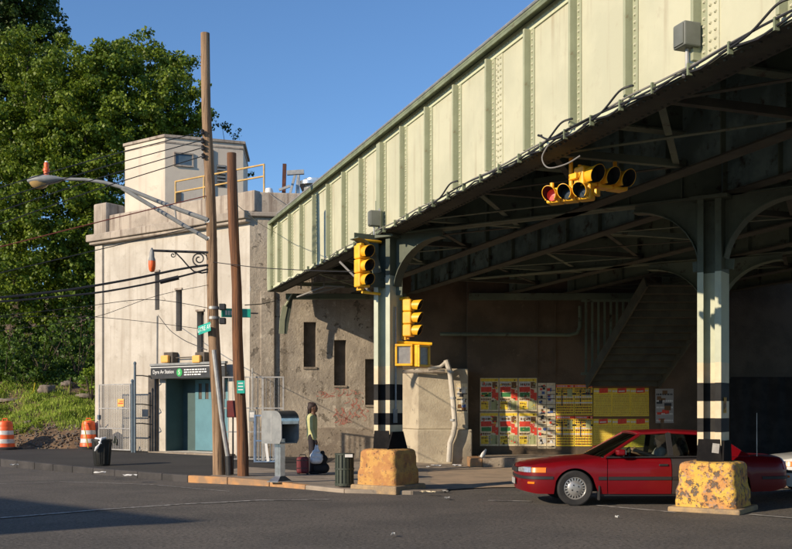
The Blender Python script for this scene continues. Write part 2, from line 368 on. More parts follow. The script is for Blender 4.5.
# kerb stones: pieces of the pavement
KS = dense(KERB, .95)
for a, b in zip(KS, KS[1:]):
    if a[0] < -14 or a[0] > .7: continue
    ax, ay = a; bx, by = b; d = Vector((bx - ax, by - ay, 0)).normalized() * .008
    mid = (ax + bx) / 2, (ay + by) / 2; nrm = Vector((-(by - ay), bx - ax, 0)).normalized() * .17
    z0, z1 = zg(ax, ay) + .006, zg(bx, by) + .006; A = Vector((ax, ay, 0)) + d; B = Vector((bx, by, 0)) - d
    mb = MB(); mb.add([A + Vector((0, 0, -.03)), B + Vector((0, 0, -.03)), B + nrm + Vector((0, 0, -.03)), A + nrm + Vector((0, 0, -.03)),
                       A + Vector((0, 0, z0)), B + Vector((0, 0, z1)), B + nrm + Vector((0, 0, z1)), A + nrm + Vector((0, 0, z0))],
                      [(3, 2, 1, 0), (4, 5, 6, 7), (0, 1, 5, 4), (1, 2, 6, 5), (2, 3, 7, 6), (3, 0, 4, 7)])
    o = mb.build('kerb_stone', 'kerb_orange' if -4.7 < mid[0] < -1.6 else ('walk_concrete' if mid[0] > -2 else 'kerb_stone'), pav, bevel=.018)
# low kerbed ledge at the foot of the poster wall
mb = MB(); mb.box(2.35, 9.6, 27.15, 29.38, -.02, .30); led = mb.build('ledge', 'plinth_concrete', bevel=.03); struct(led)
mb = MB(); mb.box(2.02, 2.347, 27.13, 29.0, -.02, .285); mb.build('painted_end', 'kerb_orange', led, bevel=.03)
mb = MB(); nx_, ny_ = 16, 12
for j in range(ny_ + 1):
    for i in range(nx_ + 1):
        X = .75 + 10 * i / nx_; y0_ = 20.55 - .02 * X + .06 * math.sin(X * 3.1) + (0 if X > 1.6 else -(1.6 - X) * 1.2); mb.v.append((X, y0_ + (27.5 - y0_) * j / ny_, .016 + .03 * min(1, j / 3)))
for j in range(ny_):
    for i in range(nx_): a = j * (nx_ + 1) + i; mb.f.append((a, a + 1, a + nx_ + 2, a + nx_ + 1)); mb.m.append(0)
struct(mb.build('apron', 'dusty_apron'))
# worn paint and patches on the road
def line(pts, wd, z=.012, m='white_line', nm='road_marking'):
    mb = MB(); n = len(pts)
    for i, p in enumerate(pts):
        p = Vector(p); d = (Vector(pts[min(i + 1, n - 1)]) - Vector(pts[max(0, i - 1)])).normalized(); q = Vector((-d.y, d.x)) * wd / 2
        mb.v += [(p.x + q.x, p.y + q.y, z), (p.x - q.x, p.y - q.y, z)]
    for i in range(n - 1): mb.f.append((2 * i, 2 * i + 1, 2 * i + 3, 2 * i + 2)); mb.m.append(0)
    return struct(mb.build(nm, m))
def G(px, py): Y = EYE * F / (py - HY); return ((px - CX) / F * Y, Y)
line([G(-60, 523), G(20, 517), G(104, 510), G(180, 505), G(266, 500.5)], .10)
line([G(262, 501), G(330, 500)], .08); line([G(488, 501), G(532, 502)], .10); line([G(596, 506), G(676, 513)], .10); line([G(750, 515), G(830, 522)], .10)
line([G(-40, 486), G(60, 482), G(150, 485), G(230, 492)], .045, z=.011)
# ------------------------------------------------------------------ embankment on the left
def he(X, Y):
    s = Y - 33.4 - .1 * math.sin(X * 1.7)
    if s < 0: z = .2 + s * .3
    elif s < .8: z = .2 + s / .8 * .72
    elif s < 4.5: z = .92 + (s - .8) / 3.7 * 1.0
    elif s < 8: z = 1.92 + (s - 4.5) / 3.5 * 1.3
    else: z = 3.22 + (s - 8) * .22
    z += (.10 * math.sin(X * 1.3 + Y) + .07 * math.sin(X * 3.1 - Y * 2.3) + .05 * math.sin(X * 5.3 + 1) * math.sin(Y * 6.1)) * min(1, max(0, s))
    if X > -10.4: z = z if Y > 46 else .05
    return z
mb = MB(); nx, ny = 150, 110
for j in range(ny + 1):
    for i in range(nx + 1):
        X = -50 + 75 * (i / nx); Y = 32.4 + 40 * (j / ny) ** 1.8
        if X > -10.4 - .5 and X < -10.4 + .0: X = -10.45
        mb.v.append((X, Y, he(X, Y) + random.uniform(-.03, .03)))
for j in range(ny):
    for i in range(nx): a = j * (nx + 1) + i; mb.f.append((a, a + 1, a + nx + 2, a + nx + 1)); mb.m.append(0)
hill = struct(mb.build('embankment', 'soil', smooth=True, angle=60))
# grass
def blades(n, fn, h0, h1, wd):
    mb = MB(); k = 0
    while k < n:
        p = fn()
        if p is None: continue
        X, Y = p; z = he(X, Y); a = random.uniform(0, 6.28); h = random.uniform(h0, h1); b = random.uniform(0, 6.28); l = random.uniform(.1, .6) * h
        dx, dy = math.cos(a) * wd, math.sin(a) * wd
        mb.add([(X - dx, Y - dy, z - .02), (X + dx, Y + dy, z - .02), (X + math.cos(b) * l + dx * .3, Y + math.sin(b) * l + dy * .3, z + h), (X + math.cos(b) * l * .5 - dx, Y + math.sin(b) * l * .5 - dy, z + h * .55)], [(0, 1, 2, 3)]); k += 1
    return mb
def gsp():
    X = random.uniform(-17.5, -10.5); Y = random.uniform(34.1, 39.6)
    d = math.sin(X * 1.1 + 2) * math.sin(Y * .9) + .5 * math.sin(X * 2.7) ; e = (Y - 34.1) / 5.5
    if random.random() > .9 - max(0, e - .55) * 1.5 - (d < -.5) * .55 - (e < .06) * .5: return None
    return X, Y
stuff(blades(17000, gsp, .05, .20, .012).build('grass', 'grass'), 'bright green grass covering the sunlit bank left of the station house', 'grass')

mb = MB()
for k in range(1500):
    X = random.uniform(-17.5, -10.5); Y = 33.3 + random.random() ** 1.3 * (1.3 if random.random() < .75 else 7); z = he(X, Y); r = random.uniform(.012, .05) * (1.5 if random.random() < .06 else 1)
    T = Matrix.Translation((X, Y, z + r * .3)) @ Matrix.Rotation(random.uniform(0, 3), 4, (1, .4, .7)); mb.cbox((0, 0, 0), (r * 1.8, r * 1.3, r), T)
stuff(mb.build('soil_clods', 'rock'), 'small stones and clods scattered over the bare soil of the bank', 'stones')

def leaves(name, clumps, m, parent, per=26, size=.16, spread=.42, seed=1, up=.25):
    """clumps: (n,3) clump centres; every leaf is a small folded quad"""
    g = np.random.default_rng(seed); C = np.repeat(np.asarray(clumps, float), per, axis=0); n = len(C)
    off = g.normal(size=(n, 3)); off /= np.linalg.norm(off, axis=1)[:, None]; off *= (g.random((n, 1)) ** .5) * spread; off[:, 2] *= .75
    c = C + off; nrm = off / spread + g.normal(size=(n, 3)) * .55 + np.array([0, 0, up]); nrm /= np.linalg.norm(nrm, axis=1)[:, None]
    t = np.cross(nrm, g.normal(size=(n, 3))); t /= np.linalg.norm(t, axis=1)[:, None]; b = np.cross(nrm, t)
    s = size * (.6 + .8 * g.random((n, 1)))
    v = np.stack([c - t * s * .5, c + b * s * .42 - nrm * s * .08, c + t * s * .55, c - b * s * .42 - nrm * s * .08], axis=1).reshape(-1, 3)
    me = bpy.data.meshes.new(name); me.vertices.add(4 * n); me.vertices.foreach_set('co', v.ravel()); me.loops.add(4 * n); me.polygons.add(n)
    me.loops.foreach_set('vertex_index', np.arange(4 * n, dtype=np.int32)); me.polygons.foreach_set('loop_start', np.arange(n, dtype=np.int32) * 4)
    me.update(calc_edges=True); me.materials.append(M[m]); o = bpy.data.objects.new(name, me); COL.objects.link(o)
    if parent: o.parent = parent
    return o
def shell(blobs, per_area, seed, inner=.25):
    g = np.random.default_rng(seed); out = []
    for (cx, cy, cz, rx, ry, rz_) in blobs:
        n = int(per_area * (rx * ry + ry * rz_ + rx * rz_)); d = g.normal(size=(n, 3)); d /= np.linalg.norm(d, axis=1)[:, None]
        r = 1 - np.abs(g.normal(size=(n, 1))) * inner
        lump = 1 + .13 * np.sin(d[:, 0:1] * 7 + cx) * np.sin(d[:, 2:3] * 6 + cz) + .08 * np.sin(d[:, 1:2] * 11 + d[:, 0:1] * 9)
        out.append(np.array([cx, cy, cz]) + d * r * lump * np.array([rx, ry, rz_]))
    return np.concatenate(out)
def wsp():
    while True:
        X = random.uniform(-17.5, -10.5); Y = random.uniform(34.0, 40.5)
        if math.sin(X * 1.9 + 1) * math.sin(Y * 1.7) + .4 * math.sin(X * 4.1 + Y) > -.1: return (X, Y, he(X, Y) + .05)
stuff(leaves('weeds', [wsp() for _ in range(2100)], 'leaf_bright', None, 12, .055, .13, 91, .9), 'low leafy weeds growing in patches through the grass on the bank', 'weeds')
stuff(leaves('leaf_litter', [(x, y, he(x, y) + .02) for x, y in [(random.uniform(-17.5, -10.6), random.uniform(33.6, 41)) for _ in range(700)]], 'litter_brown', None, 7, .06, .22, 92, 1.4), 'dead brown leaves lying over the bare parts of the bank', 'leaf litter')
def tree(label, X, Y, blobs, m, per=95, dens=2.7, size=.135, seed=1, h=8, r=.3, spread=.44, inner=.26):
    z = he(X, Y); t = thing('broadleaf_tree', label, 'tree', (X, Y, z), 0, 'trees on the bank behind the station house')
    loc = [(b[0] - X, b[1] - Y, b[2] - z, b[3], b[4], b[5]) for b in blobs]
    mb = MB(); top = h - z; mb.tube([(0, 0, -.3), (.1, 0, top * .3), (-.1, .1, top * .65), (0, 0, top)], [r * 1.2, r, r * .7, r * .35], 10); mb.build('trunk', 'bark', t, smooth=True)
    for b in loc:
        mb = MB(); mb.tube([(0, 0, top * .5), (b[0] * .4, b[1] * .4, top * .5 + (b[2] - top * .5) * .6), (b[0], b[1], b[2] + b[5] * .4)], [r * .5, r * .33, r * .1], 6); mb.build('branch', 'bark', t, smooth=True)
    gi = np.random.default_rng(seed + 100); fill = []
    for b in loc:
        n = int(6.5 * b[3] * b[5]); d = gi.normal(size=(n, 3)); d /= np.linalg.norm(d, axis=1)[:, None]
        fill.append(np.array(b[:3]) + d * (gi.random((n, 1)) ** .45) * .82 * np.array(b[3:6]))
    leaves('crown', np.concatenate([shell(loc, dens, seed, inner)] + fill), m, t, per, size, spread, seed)
    return t
# blobs are placed by where the crowns stand on the bank
def B(px, py, Y, rx, rz_, ry=None):
    p = P(px, py, Y); return (p.x, p.y, p.z, rx, ry or rx * .9, rz_)
tree('dark tall tree at the far left, its crown leaving the top of the frame', -19.5, 52, [B(-10, 20, 52, 3.4, 3.6), B(25, 45, 52, 2.4, 3.0), B(-30, 90, 51, 3.5, 3.5), B(30, 95, 51, 2.2, 2.2), B(5, -15, 52, 3.0, 2.5), B(20, 130, 50, 2.5, 2.2)], 'leaf_dark', seed=3, h=16, dens=2.6, size=.15)
tree('bright green maple at the left edge with drooping leaf clumps', -17.5, 46, [B(10, 160, 45, 2.6, 2.8), B(45, 110, 46, 2.3, 2.4), B(-10, 230, 44, 2.6, 2.6), B(40, 220, 43.5, 2.2, 2.6), B(20, 285, 43, 2.4, 1.8), B(-30, 130, 46, 2.5, 2.5), B(62, 75, 47, 1.7, 1.6), B(30, 60, 48, 2.0, 1.8), B(35, 165, 47, 2.4, 2.4), B(55, 130, 48, 2.0, 2.2)], 'leaf', seed=4, h=13)
tree('bright green maple directly behind the left corner of the station house', -14.0, 47, [B(90, 100, 46, 2.2, 2.4), B(85, 160, 45, 2.4, 2.6), B(110, 65, 47, 1.7, 1.2), B(75, 215, 44, 2.2, 2.3), B(90, 265, 44, 2.0, 1.9), B(125, 130, 46, 2.0, 2.0), B(60, 260, 44, 2.0, 1.8), B(110, 100, 47, 2.0, 2.0), B(80, 130, 47.5, 2.2, 2.4), B(85, 300, 43.5, 1.6, 1.3), B(105, 200, 46, 1.8, 2.2)], 'leaf', seed=5, h=13)
tree('green maple whose crown rises behind the stair tower', -10.6, 50, [B(150, 75, 49, 2.0, 1.8), B(165, 105, 48, 2.2, 2.0), B(185, 120, 48, 1.5, 1.8), B(145, 120, 47, 2.2, 2.2), B(135, 60, 50, 1.6, 1.1), B(175, 75, 50, 1.2, 1.2)], 'leaf', seed=6, h=14)
tree('small thin branched tree showing just right of the stair tower', -8.2, 52, [B(222, 128, 52, .9, .3), B(233, 135, 52, .5, .2), B(246, 172, 52, .6, .25), B(215, 150, 52, 1.0, .5)], 'leaf_dark', seed=8, h=12, per=16, dens=7, size=.13, spread=.24, r=.10)
# dark understorey below the crowns, on the bank
def shrub(label, px, py, Y, rx, rz_, m, seed, dens=9, per=22, size=.13, nm='leafy_shrub', group='shrubs on the bank'):
    p = P(px, py, Y); z = he(p.x, p.y); t = thing(nm, label, 'shrub', (p.x, p.y, z), 0, group)
    mb = MB()
    for k in range(5):
        a = k * 1.3; mb.tube([(0, 0, -.05), (math.cos(a) * rx * .3, math.sin(a) * rx * .3, (p.z - z) * .6), (math.cos(a) * rx * .6, math.sin(a) * rx * .6, p.z - z + rz_ * .3)], [.03, .02, .01], 5)
    mb.build('stem', 'bark', t)
    leaves('foliage', shell([(0, 0, p.z - z, rx, rx * .8, rz_)], dens, seed, .3), m, t, per, size, .26, seed); return t
shrub('dense green shrub at the left edge above the grass', 5, 355, 40.2, 1.5, .85, 'leaf_shrub', 11)
shrub('dense green shrub hanging over the bank beneath the maples', 42, 345, 40.8, 1.4, 1.0, 'leaf_shrub', 12)
shrub('dark green shrub in the shade against the corner of the station house', 78, 335, 41, 1.3, 1.0, 'leaf_shrub', 13)
shrub('small yellow green shrub beside the lower left corner of the station house', 91, 378, 38, .42, .55, 'leaf_bright', 14, dens=22, size=.11)
shrub('tall leafy shrub between the trunks at the far left of the bank', 18, 322, 43.5, 1.9, 1.3, 'leaf_shrub', 18, dens=7, size=.14)
shrub('tall leafy shrub in half shade left of the station house corner', 62, 318, 43.5, 1.9, 1.4, 'leaf_shrub', 19, dens=7, size=.14)
shrub('low green shrub trailing down to the rocks', 22, 376, 39.6, 1.0, .45, 'leaf_shrub', 15)
shrub('high shrub filling the gap under the dark tree', 15, 315, 46, 2.6, 1.9, 'leaf', 16, dens=5, size=.17)
shrub('high shrub in shade behind the bank, under the second maple', 66, 312, 47, 2.6, 2.1, 'leaf', 17, dens=5, size=.17)
stuff(leaves('ivy_ground_cover', [(random.uniform(-22, -10.8), y, 0) for y in ()] or [(x, y, he(x, y) + .05) for x, y in [(random.uniform(-20, -10.8), random.uniform(39.9, 50)) for _ in range(4200)]], 'leaf_shrub', None, 14, .13, .32, 9), 'dark leafy ground cover on the upper bank under the trees', 'ground cover')
# far wood closing the view behind
stuff(leaves('distant_wood', shell([(x, 78 + 6 * math.sin(x), 7 + 3 * math.sin(x * .7), 7, 4, 7 + 2 * math.sin(x * 1.3)) for x in range(-62, -14, 7)], 1.2, 44, .3), 'leaf_dark', None, 22, .6, 1.4, 21), 'dark far wood behind the maples on the hill', 'wood')
def rock(px, py, Y, s, label):
    p = P(px, py, Y); z = he(p.x, p.y); bm = bmesh.new(); bmesh.ops.create_icosphere(bm, subdivisions=3, radius=1)
    g = random.Random(px); a = [g.uniform(-1, 1) for _ in range(9)]
    for v in bm.verts:
        c = v.co; k = 1 + .16 * math.sin(3 * c.x + a[0] * 3) * math.sin(4 * c.y + a[1]) + .1 * math.sin(7 * c.z + a[2] * 5 + c.x * 4); k *= 1 - .16 * abs(math.sin(4.7 * c.x + 3.3 * c.y + a[3] * 4)) + .12 * mnoise.noise(c * 2.3 + Vector((px, 0, 0))) * 2; v.co = Vector((c.x * s[0] * k, c.y * s[1] * k, max(-.4, min(.7, c.z)) * s[2] * k))
    me = bpy.data.meshes.new('rock'); bm.to_mesh(me); bm.free(); me.materials.append(M['rock']); me.shade_smooth()
    o = bpy.data.objects.new('rock', me); COL.objects.link(o); o.location = (p.x, p.y, z + s[2] * .2); tag(o, label, 'rock', 'rocks on the bank')
rock(47, 390, 38.6, (.36, .3, .30), 'pale round boulder at the top of the grass near the yellow tape')
rock(85, 396, 38.2, (.42, .3, .16), 'wide brown rock below the small yellow green shrub')
rock(10, 398, 38, (.5, .3, .12), 'flat brown rock at the left edge above the grass')
rock(28, 424, 35.2, (.16, .14, .12), 'small pale stone lying in the lower grass behind the left barrel')
rock(68, 383, 39.5, (.3, .3, .22), 'dark brown rock in the soil under the shrubs')
mb = MB(); pts = [P(5, 412, 37.6), P(16, 404, 37.9), P(25, 400, 38.1), P(34, 395, 38.4), P(36, 385, 38.9)]
for i in range(len(pts) - 1): mb.bar(pts[i] + Vector((0, -.1, .05)), pts[i + 1] + Vector((0, -.1, .05)), .015, .09)
tag(mb.build('warning_tape', 'tape_yellow'), 'yellow warning tape strung down the bank past the boulder', 'tape')
for px, label in ((70, 'thin wooden stake in the soil left of the yellow green shrub'),):
    p = P(px, 385, 38.6); mb = MB(); mb.tube([(p.x, p.y, he(p.x, p.y) - .1), (p.x + .02, p.y, he(p.x, p.y) + .75)], .03, 6); tag(mb.build('wooden_stake', 'bark'), label, 'stake')

# ------------------------------------------------------------------ station house
WD = Vector((.814, -.581)).normalized()
P0 = Vector((-10.05, 33.6)); P1 = P0 + WD * 7.05
sh = thing('station_house', 'cream stuccoed station house with stair tower and blue doors at the end of the viaduct', 'building', (P0.x, P0.y, 0), math.atan2(WD.y, WD.x))
def fu(px):
    q = (px - CX) / F; return (P0.y * q - P0.x) / (WD.x - WD.y * q)
def fY(px): return P0.y + WD.y * fu(px)
def fz(px, py): return EYE + (HY - py) / F * fY(px)
def wall_holes(u0, u1, z0, z1, holes, depth, split=None):
    """wall face at y=0 (outside is -y), openings with reveals of the given depth and open backs"""
    mb = MB(); us = sorted({u0, u1, *[h[0] for h in holes], *[h[1] for h in holes]}); zs = sorted({z0, z1, *[h[2] for h in holes], *[h[3] for h in holes]})
    for a, b in zip(us, us[1:]):
        for c, d in zip(zs, zs[1:]):
            if any(h[0] <= (a + b) / 2 <= h[1] and h[2] <= (c + d) / 2 <= h[3] for h in holes): continue
            mb.add([(a, 0, c), (b, 0, c), (b, 0, d), (a, 0, d)], [(0, 1, 2, 3)])
    for h in holes:
        a, b, c, d = h[:4]; e = h[4] if len(h) > 4 else depth
        mb.add([(a, 0, c), (b, 0, c), (b, 0, d), (a, 0, d), (a, e, c), (b, e, c), (b, e, d), (a, e, d)], [(0, 4, 5, 1), (1, 5, 6, 2), (2, 6, 7, 3), (3, 7, 4, 0)])
    return mb
LEN = 7.05
slots = [(fu(155), fu(159.5), fz(157, 310), fz(157, 272)), (fu(176), fu(182), fz(179, 331), fz(179, 290)), (fu(197), fu(204), fz(200, 353), fz(200, 311.5))]
du0, du1 = fu(165.5), fu(228); dz0, dz1 = .30, fz(190, 378)
wb = wall_holes(0, LEN, -.1, 7.12, [s + (.22,) for s in slots] + [(du0, du1, dz0, dz1, .75)], .22)
wb.add([(0, 0, -.1), (0, 0, 7.12), (0, 6, 7.12), (0, 6, -.1)], [(0, 1, 2, 3)])
wb.build('wall', 'stucco', sh, merge=True)
for s in slots:
    mb = MB(); mb.box(s[0] + .003, s[1] - .003, .19, .215, s[2] + .003, s[3] - .003); o = mb.build('window', 'slot_dark', sh)
    mb = MB(); mb.box(s[0] - .03, s[1] + .03, -.05, .0, s[3] + .002, s[3] + .06); mb.build('lintel', 'stucco_trim', o)
# corner pilaster, cornice, parapets
mb = MB(); mb.box(-.02, .36, -.07, -.003, -.1, 7.11); mb.build('pilaster', 'stucco', sh, bevel=.02)
mb = MB(); mb.box(-.16, LEN + .02, -.20, .3, 7.125, 7.22); mb.box(-.24, LEN + .04, -.28, .3, 7.222, 7.46); mb.build('cornice', 'stucco_trim', sh, bevel=.03)
mb = MB(); mb.box(.55, LEN + .12, .06, .36, 7.462, 8.10); mb.build('parapet', 'stucco_trim', sh, bevel=.04)
mb = MB(); mb.box(-.12, .545, -.06, .75, 7.462, 8.52); mb.build('corner_block', 'stucco_trim', sh, bevel=.06)
mb = MB(); mb.prism([(0, .3), (LEN, .3), (LEN + 5.5, 4.8), (2, 9)], 7.0, 7.4); mb.build('roof', 'roof_tar', sh)
# door recess
rd = .75
mb = MB(); mb.box(du0 + .002, du1 - .002, rd - .02, rd + .05, dz0, dz1); mb.build('recess_wall', 'teal_dark', sh)
mb = MB(); mb.box(du0 + .002, du0 + .012, .03, rd - .022, dz0 + .004, dz1 - .01); mb.build('side_panel', 'teal_dark', sh)
dd0 = fu(186) ; 
def door(u0, u1, hinge):
    mb = MB(); zt = dz1 - .03; y = rd - .07
    zl = zt - .62
    mb.box(u0, u1, y, y + .045, dz0 + .02, zl)
    n = 3; wv = (u1 - u0) / (n * 2 + 1)
    for k in range(n + 1): mb.box(u0 + 2 * k * wv, u0 + (2 * k + 1) * wv, y, y + .045, zl, zt - .12)
    mb.box(u0, u1, y, y + .045, zt - .12, zt)
    d = mb.build('door', 'teal_door', sh, bevel=.006)
    for k in range(n):
        mb = MB(); mb.box(u0 + (2 * k + 1) * wv, u0 + (2 * k + 2) * wv, y + .022, y + .03, zl + .001, zt - .121); mb.build('pane', 'slot_dark', d)
    mb = MB(); hx = u1 - .08 if hinge else u0 + .08; mb.tube([(hx, y - .03, dz0 + 1.0), (hx, y - .03, dz0 + 1.18)], .012, 6); mb.cbox((hx, y - .012, dz0 + 1.0), (.03, .03, .02)); mb.cbox((hx, y - .012, dz0 + 1.18), (.03, .03, .02)); mb.build('handle', 'steel_bright', d)
dw = (du1 - .03 - (du0 + .62)) / 2
door(du0 + .62, du0 + .62 + dw - .006, True); door(du0 + .62 + dw, du1 - .03, False)
mb = MB(); mb.box(du0 - .35, du1 + .3, -.42, rd - .1, .12, .29); mb.build('doorstep', 'plinth_concrete', sh, bevel=.015)
mb = MB(); mb.box(fu(150.5), fu(158.5), -.10, -.004, .2, fz(155, 375)); mb.build('door_post', 'slot_dark', sh, bevel=.01)
# station name sign over the doors
sg = thing('station_sign', 'long black station sign with white lettering and green route circle over the blue doors', 'sign', (0, 0, 0), 0); sg.parent = None
sg.matrix_world = Matrix.Translation((P0.x, P0.y, 0)) @ Matrix.Rotation(math.atan2(WD.y, WD.x), 4, 'Z')
su0, su1 = fu(158), fu(232); sz0, sz1 = fz(190, 378.5), fz(190, 365.5)
mb = MB(); mb.box(su0, su1, -.30, -.22, sz0, sz1); mb.build('sign_board', 'sign_black', sg, bevel=.006)
mb = MB(); mb.box(su0 - .03, su1 + .03, -.32, -.20, sz1 + .002, sz1 + .075); mb.build('sign_rail', 'grey_paint', sg, bevel=.006)
mb = MB(); mb.box(su0, su1, -.315, -.303, sz1 - .055, sz1 - .035); mb.build('sign_stripe', 'sign_white', sg)
mb = MB()
for u in (su0 + .15, (su0 + su1) / 2, su1 - .15): mb.box(u - .02, u + .02, -.22, -.002, sz0 + .1, sz0 + .16)
mb.build('bracket', 'grey_paint', sg)
zc = (sz0 + sz1) / 2 - .02
text_mesh('lettering', 'Dyre Av Station', .165, 'sign_white', sg, ((su0 + fu(183.5)) / 2, -.303, zc + .03), sx=.9)
cc = fu(186.8)
mb = MB(); mb.lathe([(.125, 0), (.125, .006)], 28, Matrix.Translation((cc, -.303, zc)) @ Matrix.Rotation(R(90), 4, 'X')); mb.build('route_circle', 'sign_circle', sg)
text_mesh('route_number', '5', .2, 'sign_white', sg, (cc, -.314, zc))
mb = MB()
for r_, zz in enumerate((zc + .075, zc + .0, zc - .075)):
    u = fu(191.5)
    while u < fu(214) - (.25 if r_ == 2 else 0):
        l = random.uniform(.05, .14); mb.box(u, u + l, -.306, -.3015, zz - .018, zz + .018); u += l + .028
stuff(mb.build('small_print', 'sign_white', sg))
for px in (173.5, 205):
    u = fu(px); lt = thing('entrance_lamp', ('left' if px < 190 else 'right') + ' box lamp with amber lens above the black station sign', 'lamp', (0, 0, 0), 0, 'box lamps over the station sign')
    lt.matrix_world = sg.matrix_world.copy(); z = fz(px, 358)
    mb = MB(); mb.box(u - .19, u + .22, -.24, -.002, z - .16, z + .17); mb.build('housing', 'slot_dark', lt, bevel=.02)
    mb = MB(); mb.box(u - .2, u + .13, -.36, -.242, z - .16, z + .07); mb.build('lens', 'notice_yellow', lt, bevel=.03)
mb = MB(); mb.tube([(fu(176), -.12, fz(180, 358)), (fu(205), -.12, fz(200, 357))], .018, 6); o = mb.build('lamp_conduit', 'slot_dark', sh)
mb = MB(); mb.tube([(fu(157.6), -.03, fz(157, 365)), (fu(157.8), -.03, fz(157, 316))], .016, 6); mb.build('wall_conduit', 'grey_paint', sh)
# stair tower
TC = Vector((-7.74, 33.5)); TL = Vector((-.814, .581)).normalized(); TR = Vector((.9415, .337)).normalized()
a_, b_, c_ = TC + TL * 2.04, TC, TC + TR * 2.64; d_ = c_ + TL * 2.04; 
def loc2(p):    # world xy to the station house's frame
    v = Vector((p.x - P0.x, p.y - P0.y)); return (v.dot(WD), v.dot(Vector((-WD.y, WD.x))))
tw = [loc2(p) for p in (a_, b_, c_, c_ + Vector((-.2, 2.4)), a_ + Vector((-.2, 2.4)))]
mb = MB(); mb.prism(tw, 7.3, 10.74); tower = mb.build('stair_tower', 'tower_wall', sh)
cen = Vector((sum(p[0] for p in tw) / 5, sum(p[1] for p in tw) / 5))
def grow(k): return [tuple(cen + (Vector(p) - cen) * k) for p in tw]
mb = MB(); mb.prism(grow(1.035), 10.742, 10.83); mb.build('roof_edge', 'stucco_trim', tower); 
mb = MB(); mb.prism(grow(1.01), 10.55, 10.60); mb.build('trim_band', 'stucco_trim', tower)
tb = bpy.data.objects.new  # tower window and louvre sit on the right-hand facet
Tm = Matrix.Translation((loc2(TC)[0], loc2(TC)[1], 0)) @ Matrix.Rotation(math.atan2(TR.y, TR.x) - math.atan2(WD.y, WD.x), 4, 'Z')
def tu(px): q = (px - CX) / F; return (TC.y * q - TC.x) / (TR.x - TR.y * q)
def tz(px, py): return EYE + (HY - py) / F * (TC.y + TR.y * tu(px))
mb = MB(); u0, u1, z0, z1 = tu(175.5), tu(192), tz(180, 165), tz(180, 154)
mb.box(u0, u1, -.006, -.002, z0, z1, Tm); wdw = mb.build('window', 'win_pane', tower)
mb = MB(); mb.box(u0 - .05, u1 + .05, -.05, -.001, z1 + .001, z1 + .05, Tm); mb.box(u0 - .05, u1 + .05, -.06, -.001, z0 - .05, z0 - .001, Tm); mb.box(u0 - .05, u0 - .001, -.04, -.001, z0, z1, Tm); mb.box(u1 + .001, u1 + .05, -.04, -.001, z0, z1, Tm); mb.build('frame', 'stucco_trim', wdw)
mb = MB(); mb.box(tu(217), tu(225.5), -.02, -.002, tz(220, 187), tz(220, 165), Tm); lv = mb.build('louvre', 'slot_dark', tower)
for k in range(6):
    z = tz(220, 185 - k * 3.6); mb = MB(); mb.box(tu(217) + .01, tu(225.5) - .01, -.06, -.022, z, z + .045, Tm); mb.build('slat', 'grey_paint', lv)
mb = MB(); mb.box(tu(175), tu(181), -.03, -.002, 7.42, tz(178, 192), Tm); mb.build('hatch', 'slot_dark', tower)
mb = MB(); mb.box(tu(210), tu(213.5), -.05, -.002, 8.0, tz(212, 150), Tm); mb.build('downpipe', 'slot_dark', tower)
# yellow roof railing
rl = thing('roof_railing', 'yellow pipe railing along the roof edge in front of the stair tower', 'railing'); rl.matrix_world = sg.matrix_world.copy()
ru0, ru1 = fu(163.5), LEN + .1; yb = .5
for z in (8.93, 8.58):
    mb = MB(); mb.tube([(ru0, yb, z), (ru1, yb, z)], .028, 8); mb.build('rail', 'rail_yellow', rl, smooth=True)
for u in (ru0, fu(192), fu(222), ru1):
    mb = MB(); mb.tube([(u, yb, 7.4), (u, yb, 8.95)], .028, 8); mb.build('post', 'rail_yellow', rl, smooth=True)

# ------------------------------------------------------------------ abutment walls
WA = math.atan2(.148, .989)
ab = thing('abutment_wall', 'rough spalled concrete abutment wall with slot windows and red graffiti below the viaduct', 'wall', (P1.x + .004, P1.y, 0), WA)
ca, sa = math.cos(WA), math.sin(WA)
def au(px): q = (px - CX) / F; return (P1.y * q - P1.x) / (ca - sa * q)
def az(px, py): return EYE + (HY - py) / F * (P1.y + sa * au(px))
AL = 6.3
ah = [(au(303.5), au(316), az(310, 367), az(310, 322)), (au(334), au(346), az(340, 385.5), az(340, 340)), (au(365), au(376), az(370, 405), az(370, 359))]
mb = wall_holes(0, AL, .72, 7.3, [h + (.25,) for h in ah], .25); w_ = mb.build('wall', 'rough_concrete', ab, merge=True)
mb = MB(); mb.box(0, AL, -.09, .3, -.1, 1.08); mb.add([], []); mb.build('plinth', 'plinth_concrete', ab, bevel=.02)
for h in ah:
    mb = MB(); mb.box(h[0] + .003, h[1] - .003, .2, .245, h[2], h[3]); o = mb.build('window', 'slot_dark', ab)
    mb = MB(); mb.box(h[0] - .02, h[1] + .02, -.04, .0, h[2] - .06, h[2] - .002); mb.build('sill', 'plinth_concrete', o)
# raised pilaster between house and wall, its cap and the parapet above
mb = MB(); mb.box(.30, .72, -.10, -.003, 1.09, az(262, 291)); mb.build('pilaster', 'rough_concrete', ab, bevel=.03)
mb = MB(); mb.box(-.1, 3.4, -.12, .4, 7.302, 7.44); mb.build('cornice', 'stucco_trim', ab, bevel=.03)
mb = MB(); mb.box(.2, 3.6, .10, .42, 7.442, 8.07); mb.build('parapet', 'stucco_trim', ab, bevel=.04)
